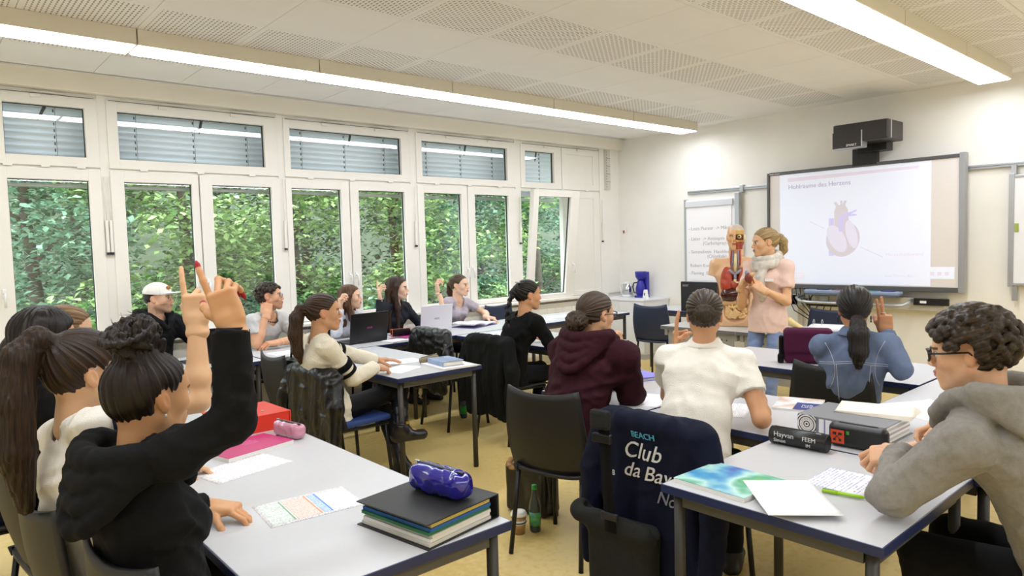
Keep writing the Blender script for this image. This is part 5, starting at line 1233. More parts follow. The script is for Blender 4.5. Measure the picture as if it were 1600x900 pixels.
def collar(B, m, r0=.056, h=.045, spread=.030):
    """folded shirt collar: stands at the neck, folds over and lies on the shoulders"""
    up = nv(B.nb-B.mid)
    def fn(u, v):
        a = math.pi*(2*u-1)*.93+math.pi; q = v*2; r_ = r0+.006*math.sin(min(q, 1)*3.14)+(spread*(q-1) if q > 1 else 0); z = (.018+h*q) if q <= 1 else (.018+h-(h*1.0)*(q-1))
        return tuple(B.nb-B.base+up*z+B.tf*(.006+r_*math.cos(a))+B.sd*(r_*1.04)*math.sin(a)-UP*.028*max(0, math.cos(a)))
    MB().sheet(fn, 30, 10, thick=.004).build('collar', m, B.shirt)
collar(P12, polo); collar(P14, den)
# ================================================================== THINGS ON AND UNDER THE TABLES
def nodes_of(m): return m.node_tree, m.node_tree.nodes['Principled BSDF']
def print_mat(name, paper='#F4F2F4', ink='#A5A3AC', pitch=.0085, dens=.5, tint2=None):
    """lines of small print on paper, in the sheet's own coordinates (x along the lines)"""
    if name in MATS: return MATS[name]
    m = mat(name, paper, .75); nt, b = nodes_of(m); tc = nt.nodes.new('ShaderNodeTexCoord'); sp = nt.nodes.new('ShaderNodeSeparateXYZ'); nt.links.new(tc.outputs['Object'], sp.inputs[0])
    def mth(op, a, b_=None):
        n = nt.nodes.new('ShaderNodeMath'); n.operation = op
        for i, q in enumerate((a, b_)):
            if q is None: continue
            if isinstance(q, (int, float)): n.inputs[i].default_value = q
            else: nt.links.new(q, n.inputs[i])
        return n.outputs[0]
    row = mth('FLOOR', mth('DIVIDE', sp.outputs[1], pitch)); ln = mth('LESS_THAN', mth('FRACT', mth('DIVIDE', sp.outputs[1], pitch)), .42)
    cb = nt.nodes.new('ShaderNodeCombineXYZ'); nt.links.new(mth('MULTIPLY', sp.outputs[0], 160), cb.inputs[0]); nt.links.new(mth('MULTIPLY', row, 7.3), cb.inputs[1])
    n = nt.nodes.new('ShaderNodeTexNoise'); n.inputs['Scale'].default_value = 1; n.inputs['Detail'].default_value = 1; nt.links.new(cb.outputs[0], n.inputs['Vector'])
    cb2 = nt.nodes.new('ShaderNodeCombineXYZ'); nt.links.new(mth('MULTIPLY', sp.outputs[0], 6), cb2.inputs[0]); nt.links.new(mth('MULTIPLY', row, 3.1), cb2.inputs[1])
    n2 = nt.nodes.new('ShaderNodeTexNoise'); n2.inputs['Scale'].default_value = 1; nt.links.new(cb2.outputs[0], n2.inputs['Vector'])
    k = mth('MULTIPLY', ln, mth('MULTIPLY', mth('GREATER_THAN', n.outputs[0], dens), mth('GREATER_THAN', n2.outputs[0], .44)))
    mx = nt.nodes.new('ShaderNodeMix'); mx.data_type = 'RGBA'; nt.links.new(mth('MULTIPLY', k, .7), mx.inputs[0]); mx.inputs[6].default_value = (*lin(paper), 1); mx.inputs[7].default_value = (*lin(ink), 1); nt.links.new(mx.outputs[2], b.inputs['Base Color'])
    return m
m_print = print_mat('printed_paper'); m_blank = mat('blank_paper', '#F1F1F4', .75)
def sheet_(label, x, y, yaw, w_=.297, d_=.21, z=.7405, m=m_print, curl=0, group='loose sheets of paper', th=.0006, name='sheet_of_paper'):
    o = MB().sheet(lambda u, v: ((u-.5)*w_, (v-.5)*d_, th+curl*(max(0, u-.7)**2*2+max(0, .25-v)**2*1.5)), 12, 8, thick=th).build(name, m, None, loc=(x, y, z), rot=(0, 0, R(yaw)))
    return tag(o, label, 'paper', group)
def binder(label, x, y, yaw, w_, d_, h, cover, z=.7402, pages=True, colors=None, name='ring_binder', spine='x'):
    """flat-lying lever arch file, spine at +x end of its own frame"""
    t = thing(name, label, 'binder', (x, y, z), R(yaw))
    a, b = w_/2, d_/2
    MB().box(-a, a, -b, b, 0, .003).build('back_cover', cover, t); MB().box(-a, a-.002, -b, b, h-.003, h).build('front_cover', cover, t); MB().box(a-.004, a+.004, -b, b, 0, h, bev=.003).build('spine', cover, t)
    if pages:
        n = max(3, int(h/.011)); cs = colors or ['#EDEBE6']*n; zz = .004; hh = (h-.012)/n
        for i in range(n): MB().box(-a+.012+.006*(i % 3), a-.03, -b+.006+.004*(i % 2), b-.008, zz, zz+hh*.92).build('pages', mat('pages'+cs[i % len(cs)], cs[i % len(cs)], .8), t); zz += hh
    return t
def notebook(label, x, y, yaw, w_, d_, h, cover, z=.7402, spiral=False, name='notebook'):
    t = thing(name, label, 'notebook', (x, y, z), R(yaw)); a, b = w_/2, d_/2
    MB().box(-a, a, -b, b, 0, h-.0015).build('pages', mat('pages#EDEBE6', '#EDEBE6', .8), t); MB().box(-a-.001, a+.001, -b-.001, b+.001, h-.0015, h).build('cover', cover, t)
    if spiral:
        for i in range(int(w_/.02)): MB().tube([(-a+.01+i*.02, b+.002+.006*math.cos(q), h*.5+(h*.6)*math.sin(q)) for q in np.linspace(0, 6.28, 8)[:-1]], .0012, 4, closed=True).build('spiral_ring', m_alu, t)
    return t
def pcase(label, x, y, yaw, L, r, m, z=.7402, zip_=m_black, flat=1., h=.004, seed=0, wr=.0025, squash=.9, name='pencil_case'):
    """soft zip case lying along its own x axis"""
    t = thing(name, label, 'pencil case', (x, y, z), R(yaw)); v = Vol((-L/2-.03, -r-.03, -.02), (L/2+.03, r+.03, 2*r+.03), h)
    v.box((0, 0, r*squash), (L/2, r*flat, r*squash), rnd=min(r*.75, r*squash*.95), k=0); v.disp(wrinkle(wr, 130, seed)); v.plane((0, 0, .002), (0, 0, -1)); soft('pouch', v, m, t)
    zt = 2*r*squash
    MB().box(-L/2*.86, L/2*.86, -.006, .006, zt-.004, zt+.002, bev=.001).build('zipper', zip_, t); MB().box(L/2*.8, L/2*.8+.02, -.004, .004, zt, zt+.004).build('zip_pull', m_alu, t)
    return t
def laptop(label, x, y, yaw, w_, lid_h, m, logo=None, logocol=None, tilt=14):
    """open laptop, screen towards +y of its own frame, lid back towards -y"""
    t = thing('laptop', label, 'laptop', (x, y, .7402), R(yaw)); MB().box(-w_/2, w_/2, .0, .25, .0, .018, bev=.004).build('base', m, t)
    MB().box(-w_/2+.03, w_/2-.03, .07, .15+.07, .018, .0195).build('keyboard', m_dark, t)
    l = MB().box(-w_/2, w_/2, -.005, .003, 0, lid_h, bev=.003).build('lid', m, t, loc=(0, 0, .014), rot=(R(tilt), 0, 0))
    MB().box(-w_/2+.012, w_/2-.012, .003, .0036, .015, lid_h-.012).build('screen', mat('laptop_screen', '#1A2230', .2, emit='#7F8FB0', estr=.25), l)
    if logo: text('logo', logo, .026, logocol, l, (-.03, -.0058, lid_h*.45), face_rot((1, 0, 0), (0, 0, 1)), align='LEFT')
    return t, l
# --- near left table
m_bblack = mat('binder_black', '#1E1F21', .5, bump=.08, bscale=500)
binder('thick black lever arch file with coloured dividers on the near left table', 1.165, 1.755, 9, .30, .315, .074, m_bblack, colors=['#D8D4CC', '#E8E6E0', '#DDD9D0', '#2F6E4A', '#2B5FA0', '#C9B25A', '#9A3A2A'])
m_blue = mat('patent_blue', '#1F1A8E', .18, coat=.8)
pcase('shiny dark blue pencil case lying on the black file', 1.215, 1.755, 98, .235, .046, m_blue, z=.8145, seed=5, wr=.004, h=.0035)
ws = sheet_('worksheet with green, orange and blue printed panels on the near left table', .955, 2.145, -6, .31, .22)
for i, (c, a, b) in enumerate((('#DCE6E0', -.145, -.07), ('#F2D8CE', -.065, .015), ('#BFD8F2', .02, .05))):
    MB().box(a, b, -.095, .095, .0015, .0018).build('printed_panel', print_mat('panel'+c, c, '#9AA0A4'), ws)
    MB().box(b-.006, b-.001, -.095, .095, .0018, .002).build('printed_bar', mat('bar%d' % i, ('#7FB08A', '#E59A6E', '#5C90DC')[i], .7), ws)
sheet_('white printed sheet between the worksheet and magenta notebook', .945, 2.72, 12, .32, .21)
m_mag = mat('cover_magenta', '#C2186E', .35, noise=.05)
nb_ = notebook('magenta spiral notebook beside the red binder', 1.055, 2.965, 14, .315, .215, .018, m_mag, spiral=True)
for i in range(3): text('cover_text', ('Studien', 'begleiter', 'Notizen')[i], .022, mat('print_pink', '#E58AB8', .5), nb_, (-.01, .045-.022*i, .0182), (0, 0, 0))
m_redb = mat('binder_red', '#D9321F', .45)
binder('bright red box file on the left tables', 1.19, 3.345, 2, .315, .30, .078, m_redb, pages=False, name='box_file'); 
o = bpy.data.objects['box_file']; MB().box(-.15, .15, -.149, .149, .003, .075).build('box', m_redb, o); MB().lathe([(.008, 0), (.008, .002), (.004, .002)], 10).build('rivet', m_alu, o, loc=(.06, -.06, .0785))
m_pinkc = mat('patent_pink', '#C88AA0', .25, coat=.6)
pcase('pink glossy quilted pencil case beside the magenta notebook', 1.268, 3.02, 100, .19, .034, m_pinkc, seed=7, squash=1.0, wr=.003)
t = thing('pouch', 'small tan leather pouch with a cord behind the red box file', 'pouch', (1.20, 3.60, .7402)); v = Vol((-.05, -.05, -.01), (.05, .05, .12), .004); v.ell((0, 0, .035), (.033, .033, .036), k=0); v.cap((0, 0, .06), (0, 0, .085), .015, .02, k=.01); v.plane((0, 0, .001), (0, 0, -1)); soft('bag', v, mat('tan_leather', '#C07A3A', .55), t); MB().tube([(0, 0, .085), (.02, 0, .10), (.03, .01, .095)], .003, 6).build('cord', m_white, t)
binder('bright blue binder on a white folder further along the left tables', 1.17, 4.43, -24, .27, .31, .05, mat('binder_blue', '#2F55C4', .45), z=.7602)
notebook('white folder under the bright blue binder', 1.165, 4.42, -24, .28, .32, .0195, mat('folder_white', '#EDEDEB', .5), name='folder')
fl = sheet_('small flyer with yellow-green print near the blue binder', 1.14, 4.08, 20, .21, .148, m=m_blank); MB().box(-.05, .03, -.05, .04, .0015, .0019).build('print', mat('print_lime', '#CFD84A', .7), fl)
sheet_('white sheet on the left tables in front of the girl with black hair', .85, 3.18, 8, .297, .21)
sheet_('white sheet further along the left tables', .86, 3.75, -5, .297, .21)
# --- window row
m_lapb = mat('laptop_black', '#17161A', .35); m_lapw = mat('laptop_white', '#E8E6EC', .35)
t, l = laptop('black laptop with a red round sticker in front of the man in the white cap', 1.765, 5.515, 3, .385, .265, m_lapb, 'acer', m_white, 10)
MB().lathe([(.042, 0), (.042, .0012)], 28).build('sticker', mat('sticker_red', '#C01C2C', .4), l, loc=(.055, -.0055, .125), rot=(R(90), 0, 0)); MB().box(-.010, -.002, -.008, -.0072, -.02, .018).box(.004, .014, -.008, -.0072, -.012, .02).box(-.010, .014, -.008, -.0072, .012, .02).build('sticker_mark', m_white, l, loc=(.055, 0, .125))
laptop('black laptop with pink logo in front of the auburn-haired girl', 3.115, 5.56, 4, .40, .265, m_lapb, 'ASUS', mat('logo_pink', '#C25A9A', .4), 8)
laptop('white laptop in front of the girl with very long dark hair', 3.955, 5.70, -2, .37, .262, m_lapw, 'ASUS', mat('logo_grey', '#77757C', .4), 8)
m_fpink = mat('folder_pink', '#D62F9A', .4)
binder('hot pink folder beside the black laptop', 3.545, 5.55, 10, .30, .24, .03, m_fpink)
notebook('white spiral pad leaning under the pink folder', 3.33, 5.43, 8, .22, .16, .012, m_blank, spiral=True)
pcase('black pencil case with orange piping on the pink folder', 3.44, 5.53, -14, .19, .036, m_blackc, z=.772, zip_=mat('piping_orange', '#E0602A', .5), seed=2)
for sx in (-1, 1):
    o = MB().tube([(sx*.092, .036*math.cos(q), .033+.034*math.sin(q)) for q in np.linspace(0, 6.28, 16)[:-1]], .003, 5, closed=True).build('piping', MATS['piping_orange'], [q for q in bpy.data.objects if q.get('label', '').startswith('black pencil case with orange')][0])
pcase('grey glittery pencil case beside the white laptop', 3.745, 5.53, -10, .21, .034, mat('glitter_grey', '#7D7A82', .3, .4, noise=.5, nscale=300), z=.748, seed=3, squash=.85, wr=.004)
notebook('blue folder under the grey glittery case', 3.76, 5.48, -2, .30, .22, .0075, mat('folder_blue', '#3D5AC0', .4), name='folder')
t = thing('open_binder', 'open ring binder with white pages under the hand of the girl in lilac', 'binder', (4.52, 5.80, .7402), R(18)); MB().box(-.22, .22, -.15, .15, 0, .006, bev=.001).build('cover', mat('folder_violet', '#5A4A86', .5), t)
for s in (-1, 1): MB().sheet(lambda u, v, s=s: (s*(.006+.205*u), (v-.5)*.28, .024+.014*math.sin(u*2.6)), 8, 4, thick=.018).build('pages', m_print, t)
sheet_('white sheet on the window row at the braid woman\'s far side', 4.22, 5.08, 12, .297, .21); sheet_('white sheet half under another on the table of the woman with the braid', 4.33, 4.84, -4, .297, .21, z=.7412)
sheet_('white sheet in front of the curly-haired man', 2.36, 5.60, 5, .297, .21, m=m_blank)
sheet_('grey-printed sheet at the far end of the window row', 5.35, 5.60, 4, .297, .21); sheet_('second printed sheet at the far end of the window row', 5.72, 5.72, -9, .297, .21)
binder('black ring binder with white pages at the corner of the braid woman\'s table', 4.50, 3.97, 12, .28, .25, .045, m_bblack)
# --- cream sweater table
sheet_('white sheet under the hand of the girl in cream', 2.56, 4.14, 24, .297, .21, m=m_blank); sheet_('white sheet beyond the hands of the girl in cream', 2.74, 4.42, -8, .297, .21, m=m_blank)
notebook('white folder under the pale blue hardcover book', 2.875, 4.00, 84, .33, .27, .012, m_blank, name='folder')
t = thing('book', 'pale blue hardcover book on the cream sweater girl\'s table', 'book', (2.865, 4.02, .7524), R(82)); MB().box(-.115, .115, -.075, .08, .003, .031).build('pages', mat('pages#E9E4D4', '#E9E4D4', .8), t); mc = mat('cover_paleblue', '#8FA0C0', .45, noise=.25, nscale=9)
for z0 in (0, .031): MB().box(-.12, .12, -.082, .082, z0, z0+.003).build('cover', mc, t)
MB().box(-.12, .12, .080, .085, 0, .034, bev=.002).build('spine', mc, t)
pcase('khaki fabric pouch behind the pale blue book', 2.86, 4.225, 20, .20, .027, cloth('khaki', '#8C8168'), seed=4)
# --- maroon hoodie / polo tables
binder('purple folder on top of white pads beside the maroon hoodie', 3.17, 2.60, -18, .27, .31, .022, mat('folder_purple', '#7D78D6', .45), z=.7862)
notebook('white pad stack under the purple folder', 3.165, 2.60, -18, .28, .31, .0455, m_blank, name='pad_stack')
sheet_('white sheet with a blue pen in front of the maroon hoodie', 2.93, 2.28, 18, .297, .21, m=m_blank)
def pen(label, x, y, yaw, col, L=.14, r=.0045, z=.742):
    t = thing('pen', label, 'pen', (x, y, z+r), R(yaw)); MB().tube([(-L/2, 0, 0), (L/2-.02, 0, 0), (L/2-.004, 0, 0), (L/2, 0, 0)], [r, r, r*.5, r*.25], 8).build('barrel', col, t); MB().tube([(-L/2-.002, 0, 0), (-L/2+.045, 0, 0)], r*1.15, 8).build('pen_cap', col, t); MB().box(-L/2, -L/2+.035, -.0015, .0015, r, r+.003).build('clip', m_alu, t); return t
pen('blue ballpoint pen on the sheet beside the maroon hoodie', 2.925, 2.335, 240, mat('pen_blue', '#2E5CB8', .3), z=.7415)
sheet_('white sheet under the arm of the person in the white polo', 3.02, 1.86, 22, .297, .21)
t = thing('pencil_case', 'round black pencil pot by the hand of the person in the white polo', 'pencil case', (3.40, 1.985, .7402)); MB().lathe([(.045, 0), (.048, .04), (.046, .075), (.02, .078)], 20).build('pot', m_blackc, t); MB().tube([(.047*math.cos(q), .047*math.sin(q), .06) for q in np.linspace(0, 6.28, 20)[:-1]], .003, 5, closed=True).build('zipper', m_dark, t)
def cover_noise(name, cols, sc, rough=.35):
    m = mat(name, cols[0], rough); nt, b = nodes_of(m); tc = nt.nodes.new('ShaderNodeTexCoord'); n = nt.nodes.new('ShaderNodeTexNoise'); n.inputs['Scale'].default_value = sc; n.inputs['Detail'].default_value = 3; nt.links.new(tc.outputs['Object'], n.inputs['Vector'])
    cr = nt.nodes.new('ShaderNodeValToRGB'); e = cr.color_ramp.elements
    while len(e) < len(cols): e.new(.5)
    for i, c in enumerate(cols): e[i].position = .28+.46*i/(len(cols)-1); e[i].color = (*lin(c), 1)
    nt.links.new(n.outputs[0], cr.inputs[0]); nt.links.new(cr.outputs[0], b.inputs['Base Color']); return m
mg = notebook('magazine with blue and navy cover beside the grey file', 3.33, 1.645, -72, .21, .27, .010, cover_noise('mag_cover', ['#B8D4EC', '#E9EEF4', '#D9B49A', '#8FB8E0'], 7), name='magazine')
MB().box(-.01, .105, -.135, .02, .0102, .0108).build('cover_field', mat('cover_navy', '#2C3A86', .4), mg)
for i in range(2): text('cover_text', ('IHR', 'UND')[i], .034, m_white, mg, (.02, -.05-.034*i, .0110), (0, 0, 0))
notebook('red folder under the magazine edge', 3.33, 1.45, -70, .20, .24, .008, mat('folder_red', '#B92B38', .4), name='folder')
gb = binder('grey lever arch file with a black and white mandala on its spine', 3.02, 1.245, 180, .29, .36, .080, mat('binder_grey', '#7E7F82', .45), colors=['#E9E7E2', '#C9C4BC', '#EFEDE8', '#B8A8A8'])
def mandala_mat():
    m = mat('mandala', '#E8E6E2', .5); nt, b = nodes_of(m); tc = nt.nodes.new('ShaderNodeTexCoord'); sp = nt.nodes.new('ShaderNodeSeparateXYZ'); nt.links.new(tc.outputs['Object'], sp.inputs[0])
    def mth(op, a, b_=None):
        n = nt.nodes.new('ShaderNodeMath'); n.operation = op
        for i, q in enumerate((a, b_)):
            if q is None: continue
            if isinstance(q, (int, float)): n.inputs[i].default_value = q
            else: nt.links.new(q, n.inputs[i])
        return n.outputs[0]
    y, z = sp.outputs[1], sp.outputs[2]; r_ = mth('SQRT', mth('ADD', mth('MULTIPLY', y, y), mth('MULTIPLY', z, z))); an = mth('ARCTAN2', y, z)
    band = mth('GREATER_THAN', mth('SINE', mth('MULTIPLY', r_, 640)), .25); teeth = mth('GREATER_THAN', mth('SINE', mth('MULTIPLY', an, 44)), .1); mid_ = mth('MULTIPLY', mth('GREATER_THAN', r_, .0165), mth('LESS_THAN', r_, .0285))
    k = mth('MAXIMUM', mth('MULTIPLY', band, mth('SUBTRACT', 1, mid_)), mth('MULTIPLY', mid_, mth('MULTIPLY', mth('GREATER_THAN', mth('SINE', mth('MULTIPLY', r_, 1300)), .2), teeth)))
    mx = nt.nodes.new('ShaderNodeMix'); mx.data_type = 'RGBA'; nt.links.new(k, mx.inputs[0]); mx.inputs[6].default_value = (*lin('#E8E6E2'), 1); mx.inputs[7].default_value = (*lin('#1B1B1D'), 1); nt.links.new(mx.outputs[2], b.inputs['Base Color']); return m
MB().box(-.0008, .0008, -.039, .039, -.039, .039).build('mandala_sticker', mandala_mat(), gb, loc=(.1505, -.138, .041))
MB().box(.1495, .1512, -.085, -.015, .008, .072).build('spine_label', print_mat('label_blue', '#EFEFF2', '#3A48A8', .016, .4), gb)
for i in range(6): sheet_('cream sheet in the stack lying on the grey lever arch file', 3.12+.004*i, 1.19+.003*i, 96+2*i, .297, .21, z=.8215+.0012*i, m=mat('paper_cream', '#EFE8DC', .75), group='stack of cream sheets on the grey file')
rc = thing('pencil_case', 'black roll pencil case with white handwriting', 'pencil case', (2.655, 1.31, .7402), R(-87)); MB().tube([(-.115, 0, .036), (-.112, 0, .036), (.112, 0, .036), (.115, 0, .036)], [.030, .0355, .0355, .030], 22).build('roll', mat('faux_leather', '#161618', .4), rc)
MB().box(-.10, .10, -.004, .004, .070, .073).build('zipper', m_dark, rc); MB().box(.07, .09, -.012, -.006, .066, .072).build('zip_pull', m_alu, rc)
m_wink = mat('white_ink', '#D8D8D8', .7)
for s_, x, z, q in (('Hayvan', -.09, .040, .028), ('Simon', -.09, .018, .020), ('FEEM', .025, .038, .024), ('IM', .04, .016, .018)):
    text('handwriting', s_, q, m_wink, rc, (x, -.0362, z), face_rot((1, 0, 0), (0, 0, 1)))
pc2 = thing('pencil_case', 'black zip pencil case with orange sticker standing on edge', 'pencil case', (2.79, 1.135, .7402), R(-88)); v = Vol((-.13, -.04, -.01), (.13, .04, .11), .0035); v.box((0, 0, .048), (.112, .026, .048), rnd=.024, k=0); v.plane((0, 0, .001), (0, 0, -1)); soft('shell', v, MATS['faux_leather'], pc2)
MB().tube([(-.108, 0, .03), (-.10, 0, .075), (-.07, 0, .096), (.07, 0, .096), (.10, 0, .075), (.108, 0, .03)], .0045, 6).build('zipper', m_dark, pc2)
st = MB().box(-.098, -.045, -.0272, -.0262, .016, .070).build('sticker', mat('sticker_orange', '#D8502A', .5), pc2)
for s in (-1, 1): MB().box(-.0715+s*.004, -.0715+s*.018, -.0278, -.0272, .050, .060).box(-.0715-s*.016, -.0715-s*.006, -.0278, -.0272, .026, .034).build('sticker_print', m_dark, st)
MB().tube([(-.088, -.0276, .030), (-.058, -.0276, .058)], .0012, 4).build('sticker_print', m_dark, st); MB().tube([(-.058, -.0276, .030), (-.088, -.0276, .058)], .0012, 4).build('sticker_print', m_dark, st)
MB().box(-.038, -.026, -.0275, -.0262, .056, .070).build('green_tab', mat('tab_green', '#3E8E3A', .5), pc2)
# --- near right table
m_aur = cover_noise('aurora_cover', ['#3F3A86', '#3B62B8', '#58A8D0', '#BFE6E0', '#4FAE86', '#6FBE52', '#3A3F86'], 4.2)
notebook('spiral pad with blue-green aurora cover on the near right table', 2.095, 1.285, -30+28, .25, .275, .016, m_aur, spiral=False)
bl = sheet_('blank white sheet lying diagonally over the aurora notebook edge', 2.075, 1.055, -46, .22, .31, z=.7572, m=m_blank)
sheet_('handwritten sheet with green highlighter in front of the grey hoodie', 2.385, 1.01, 2, .22, .20, m=print_mat('handwriting_blue', '#F4F4F8', '#8E92C8', .012, .45))
pen('lime green highlighter on the handwritten sheet', 2.24, .955, -78, mat('pen_lime', '#A8DC2C', .3), .13, .006)
sheet_('large white sheet in front of the grey hoodie on the far papers table', 3.62, 1.15, 60, .32, .30, m=m_blank, curl=.05); sheet_('second white sheet on the papers table', 3.86, 1.0, 20, .297, .21, z=.7412, m=m_blank); sheet_('printed sheet near the grey hoodie\'s far hand', 3.13, .96, 12, .25, .17); sheet_('white sheet near the middle of the papers table', 4.18, .98, -8, .297, .21)
# --- maroon bag
bg_ = thing('messenger_bag', 'maroon messenger bag with black straps standing on the front table', 'bag', (4.52, 2.17, .7402), R(-62)); mbag = cloth('bag_maroon', '#4A1734', noise=.1)
v = Vol((-.18, -.10, -.02), (.18, .10, .27), .005); v.box((0, 0, .11), (.15, .06, .11), rnd=.03, k=0); v.disp(wrinkle(.003, 70, 3)); v.plane((0, 0, .002), (0, 0, -1)); soft('body', v, mbag, bg_)
v = Vol((-.18, -.11, .02), (.18, .11, .28), .005); v.box((0, -.006, .15), (.155, .074, .085), rnd=.035, k=0); v.box((0, .03, .10), (.2, .085, .10), rnd=.01, k=.004, op='-'); soft('flap', v, mbag, bg_)
v = Vol((-.22, -.06, -.01), (-.10, .06, .2), .005); v.box((-.165, 0, .10), (.016, .04, .08), rnd=.012, k=0); v.box((-.17, -.03, .03), (.02, .03, .028), rnd=.01, k=.01); soft('side_straps', v, m_blackc, bg_)
MB().box(-.1845, -.181, -.02, .0, .10, .16).build('yellow_badge', mat('badge_yellow', '#C9A21E', .5), bg_)
# --- teacher desk: papers, ring binder, organs, monitor, torso
sheet_('white paper stack top sheet on the teacher desk', 6.05, 2.88, 10, .297, .42, z=.7402, th=.02, m=m_blank, name='paper_stack')
rb = thing('open_binder', 'open ring binder with white pages on the teacher desk', 'binder', (6.12, 2.72, .7612), R(12)); MB().sheet(lambda u, v: ((u-.5)*.30, (v-.5)*.34, .03+.014*math.sin(u*3.1)), 8, 4, thick=.028).build('pages', m_blank, rb)
for y in (-.02, .05): MB().tube([(.0+.03*math.cos(q), .10+y, .055+.032*math.sin(q)) for q in np.linspace(-.4, 3.54, 12)], .0028, 6).build('ring', m_alu, rb)
og = thing('organ_model', 'cream and brown anatomical body-wall model piece lying on the teacher desk', 'anatomical model', (5.93, 3.02, .7602))
v = Vol((-.1, -.16, -.02), (.1, .16, .12), .005); v.cap((0, -.11, .02), (0, 0, .075), .026, .034, k=.02); v.cap((0, 0, .075), (0, .11, .02), .034, .026, k=.02); v.cap((0, -.12, -.03), (0, .12, -.03), .05, k=.02, op='-'); V, F = v.mesh(); obj('wall_piece', np_mesh('wall_piece', V, F), mat('organ_cream', '#E3CC8C', .4), og)
v = Vol((-.06, -.14, -.02), (.06, .14, .05), .005); v.ell((-.02, -.08, .015), (.03, .04, .018), k=0); v.ell((-.02, .09, .015), (.03, .04, .018), k=0); soft('inner_muscle', v, mat('organ_brown', '#8A4A34', .4), og)
mo = thing('monitor', 'black monitor seen from behind beside the torso', 'monitor', (6.17, 4.06, .7402)); MB().box(-.012, .02, -.27, .27, .10, .415, bev=.006).build('panel', m_black, mo); MB().box(.02, .045, -.15, .15, .16, .34, bev=.01).build('housing', m_black, mo); MB().box(.0, .03, -.03, .03, .01, .2).build('stand', m_black, mo); MB().box(-.08, .10, -.12, .12, 0, .012, bev=.004).build('foot', m_black, mo)
text('logo', 'acer', .042, mat('logo_silver', '#B9BBC0', .3, .6), mo, (-.0125, .245, .365), face_rot((0, -1, 0), (0, 0, 1))); MB().tube([(.03, -.08, .14), (.06, -.02, .06), (.05, .05, .02), (.0, .16, .01)], .004, 6).build('cable', m_black, mo)

# anatomical torso ---------------------------------------------------
TX = Matrix.Rotation(R(206), 4, 'Z')
at_ = thing('anatomical_torso', 'life-size anatomical torso model with open chest showing organs', 'anatomical model', (6.09, 3.635, .7402), R(206)); at_.scale = (1.1, 1.1, 1.1)
m_tsk = mat('model_skin', '#E0B48A', .4); m_tl = mat('model_lung', '#B2452F', .3, noise=.2, nscale=30); m_tliv = mat('model_liver', '#43140F', .15, coat=.5); m_tint = mat('model_intestine', '#E6BC80', .3); m_tcav = mat('model_cavity', '#6E2A1C', .4); m_tves = mat('model_vessel', '#8C8FA2', .35); m_tmus = mat('model_muscle', '#A0402C', .4, noise=.25, nscale=40); m_tbone = mat('model_bone', '#E0CFA0', .4); m_tsto = mat('model_stomach', '#C9A06A', .3)
S_ = (0, 1, 0)
v = Vol((-.16, -.26, -.02), (.18, .26, .68), .0065)
v.cap((0, 0, .06), (0, 0, .22), .115, .098, k=.02, side=S_, sc=1.42); v.cap((0, 0, .22), (.0, 0, .45), .098, .112, k=.03, side=S_, sc=1.45); v.cap((0, 0, .45), (-.01, 0, .56), .105, .06, k=.03, side=S_, sc=1.7)
v.cap((-.01, -.17, .545), (-.01, .17, .545), .058, k=.03); v.cap((-.02, 0, .55), (.0, 0, .70), .055, .05, k=.03)
for s in (-1, 1): v.cap((-.01, s*.175, .54), (-.01, s*.205, .43), .052, .046, k=.02, cut=((0, s*.20, .445), (0, s*.2, -1)))
for s in (-1, 1): v.cap((0.02, s*.075, .06), (.02, s*.085, -.03), .095, .085, k=.03)
v.ell((.150, 0, .305), (.125, .172, .285), k=.008, op='-'); v.plane((0, 0, .001), (0, 0, -1)); soft('body_shell', v, m_tsk, at_)
v = Vol((-.05, -.15, .05), (.1, .15, .6), .007); v.ell((.0, 0, .305), (.060, .165, .275), k=0); soft('cavity', v, m_tcav, at_)
for s in (-1, 1):
    v = Vol((0, -.14, .25), (.16, .14, .56), .0055); v.ell((.080, s*.072, .42), (.042, .052, .11), k=0); v.ell((.085, s*.068, .36), (.04, .055, .06), k=.03); v.disp(wrinkle(.0025, 120, 3)); soft('lung', v, m_tl, at_)
v = Vol((0, -.16, .2), (.18, .16, .4), .0055); v.ell((.095, -.035, .285), (.050, .092, .064), k=0); v.ell((.09, .05, .30), (.042, .07, .045), k=.03); soft('liver', v, m_tliv, at_)
v = Vol((0, -.15, .15), (.18, .15, .34), .0055); v.ell((.095, .05, .235), (.035, .06, .028), k=0); v.cap((.10, .09, .208), (.10, -.10, .208), .020, k=.02); soft('stomach', v, m_tsto, at_)
v = Vol((0, -.15, .05), (.19, .15, .24), .0045); rr = random.Random(4); v.ell((.070, 0, .138), (.030, .085, .058), k=0)
for i in range(40):
    a0 = rr.uniform(0, 6.28); y0, z0 = rr.uniform(-.075, .075), rr.uniform(.09, .185); p0 = None
    for q in np.linspace(0, 4.2, 8):
        p = (.118-4.5*y0*y0, y0+.016*math.cos(a0+q), z0+.014*math.sin(a0+q))
        if p0: v.cap(p0, p, .0085, k=.002)
        p0 = p
soft('intestines', v, m_tint, at_)
v = Vol((0, -.12, .33), (.16, .12, .62), .0055); v.ell((.105, -.01, .37), (.03, .03, .04), k=0); v.cap((.10, 0, .40), (.09, 0, .47), .016, k=.01); soft('heart', v, m_tmus, at_)
MB().tube([(.095, -.05, .50), (.105, -.02, .475), (.108, 0, .46), (.105, .02, .475), (.095, .05, .50)], .012, 8).tube([(.108, 0, .46), (.11, 0, .41)], .012, 8).build('vessels', m_tves, at_); MB().box(.104, .122, -.03, .03, .385, .40, bev=.004).box(.106, .124, -.012, .012, .36, .42, bev=.004).build('bronchi', m_tbone, at_)
MB().tube([(.055, 0, .64), (.075, 0, .56), (.085, 0, .48)], .014, 8).build('trachea', m_tbone, at_)
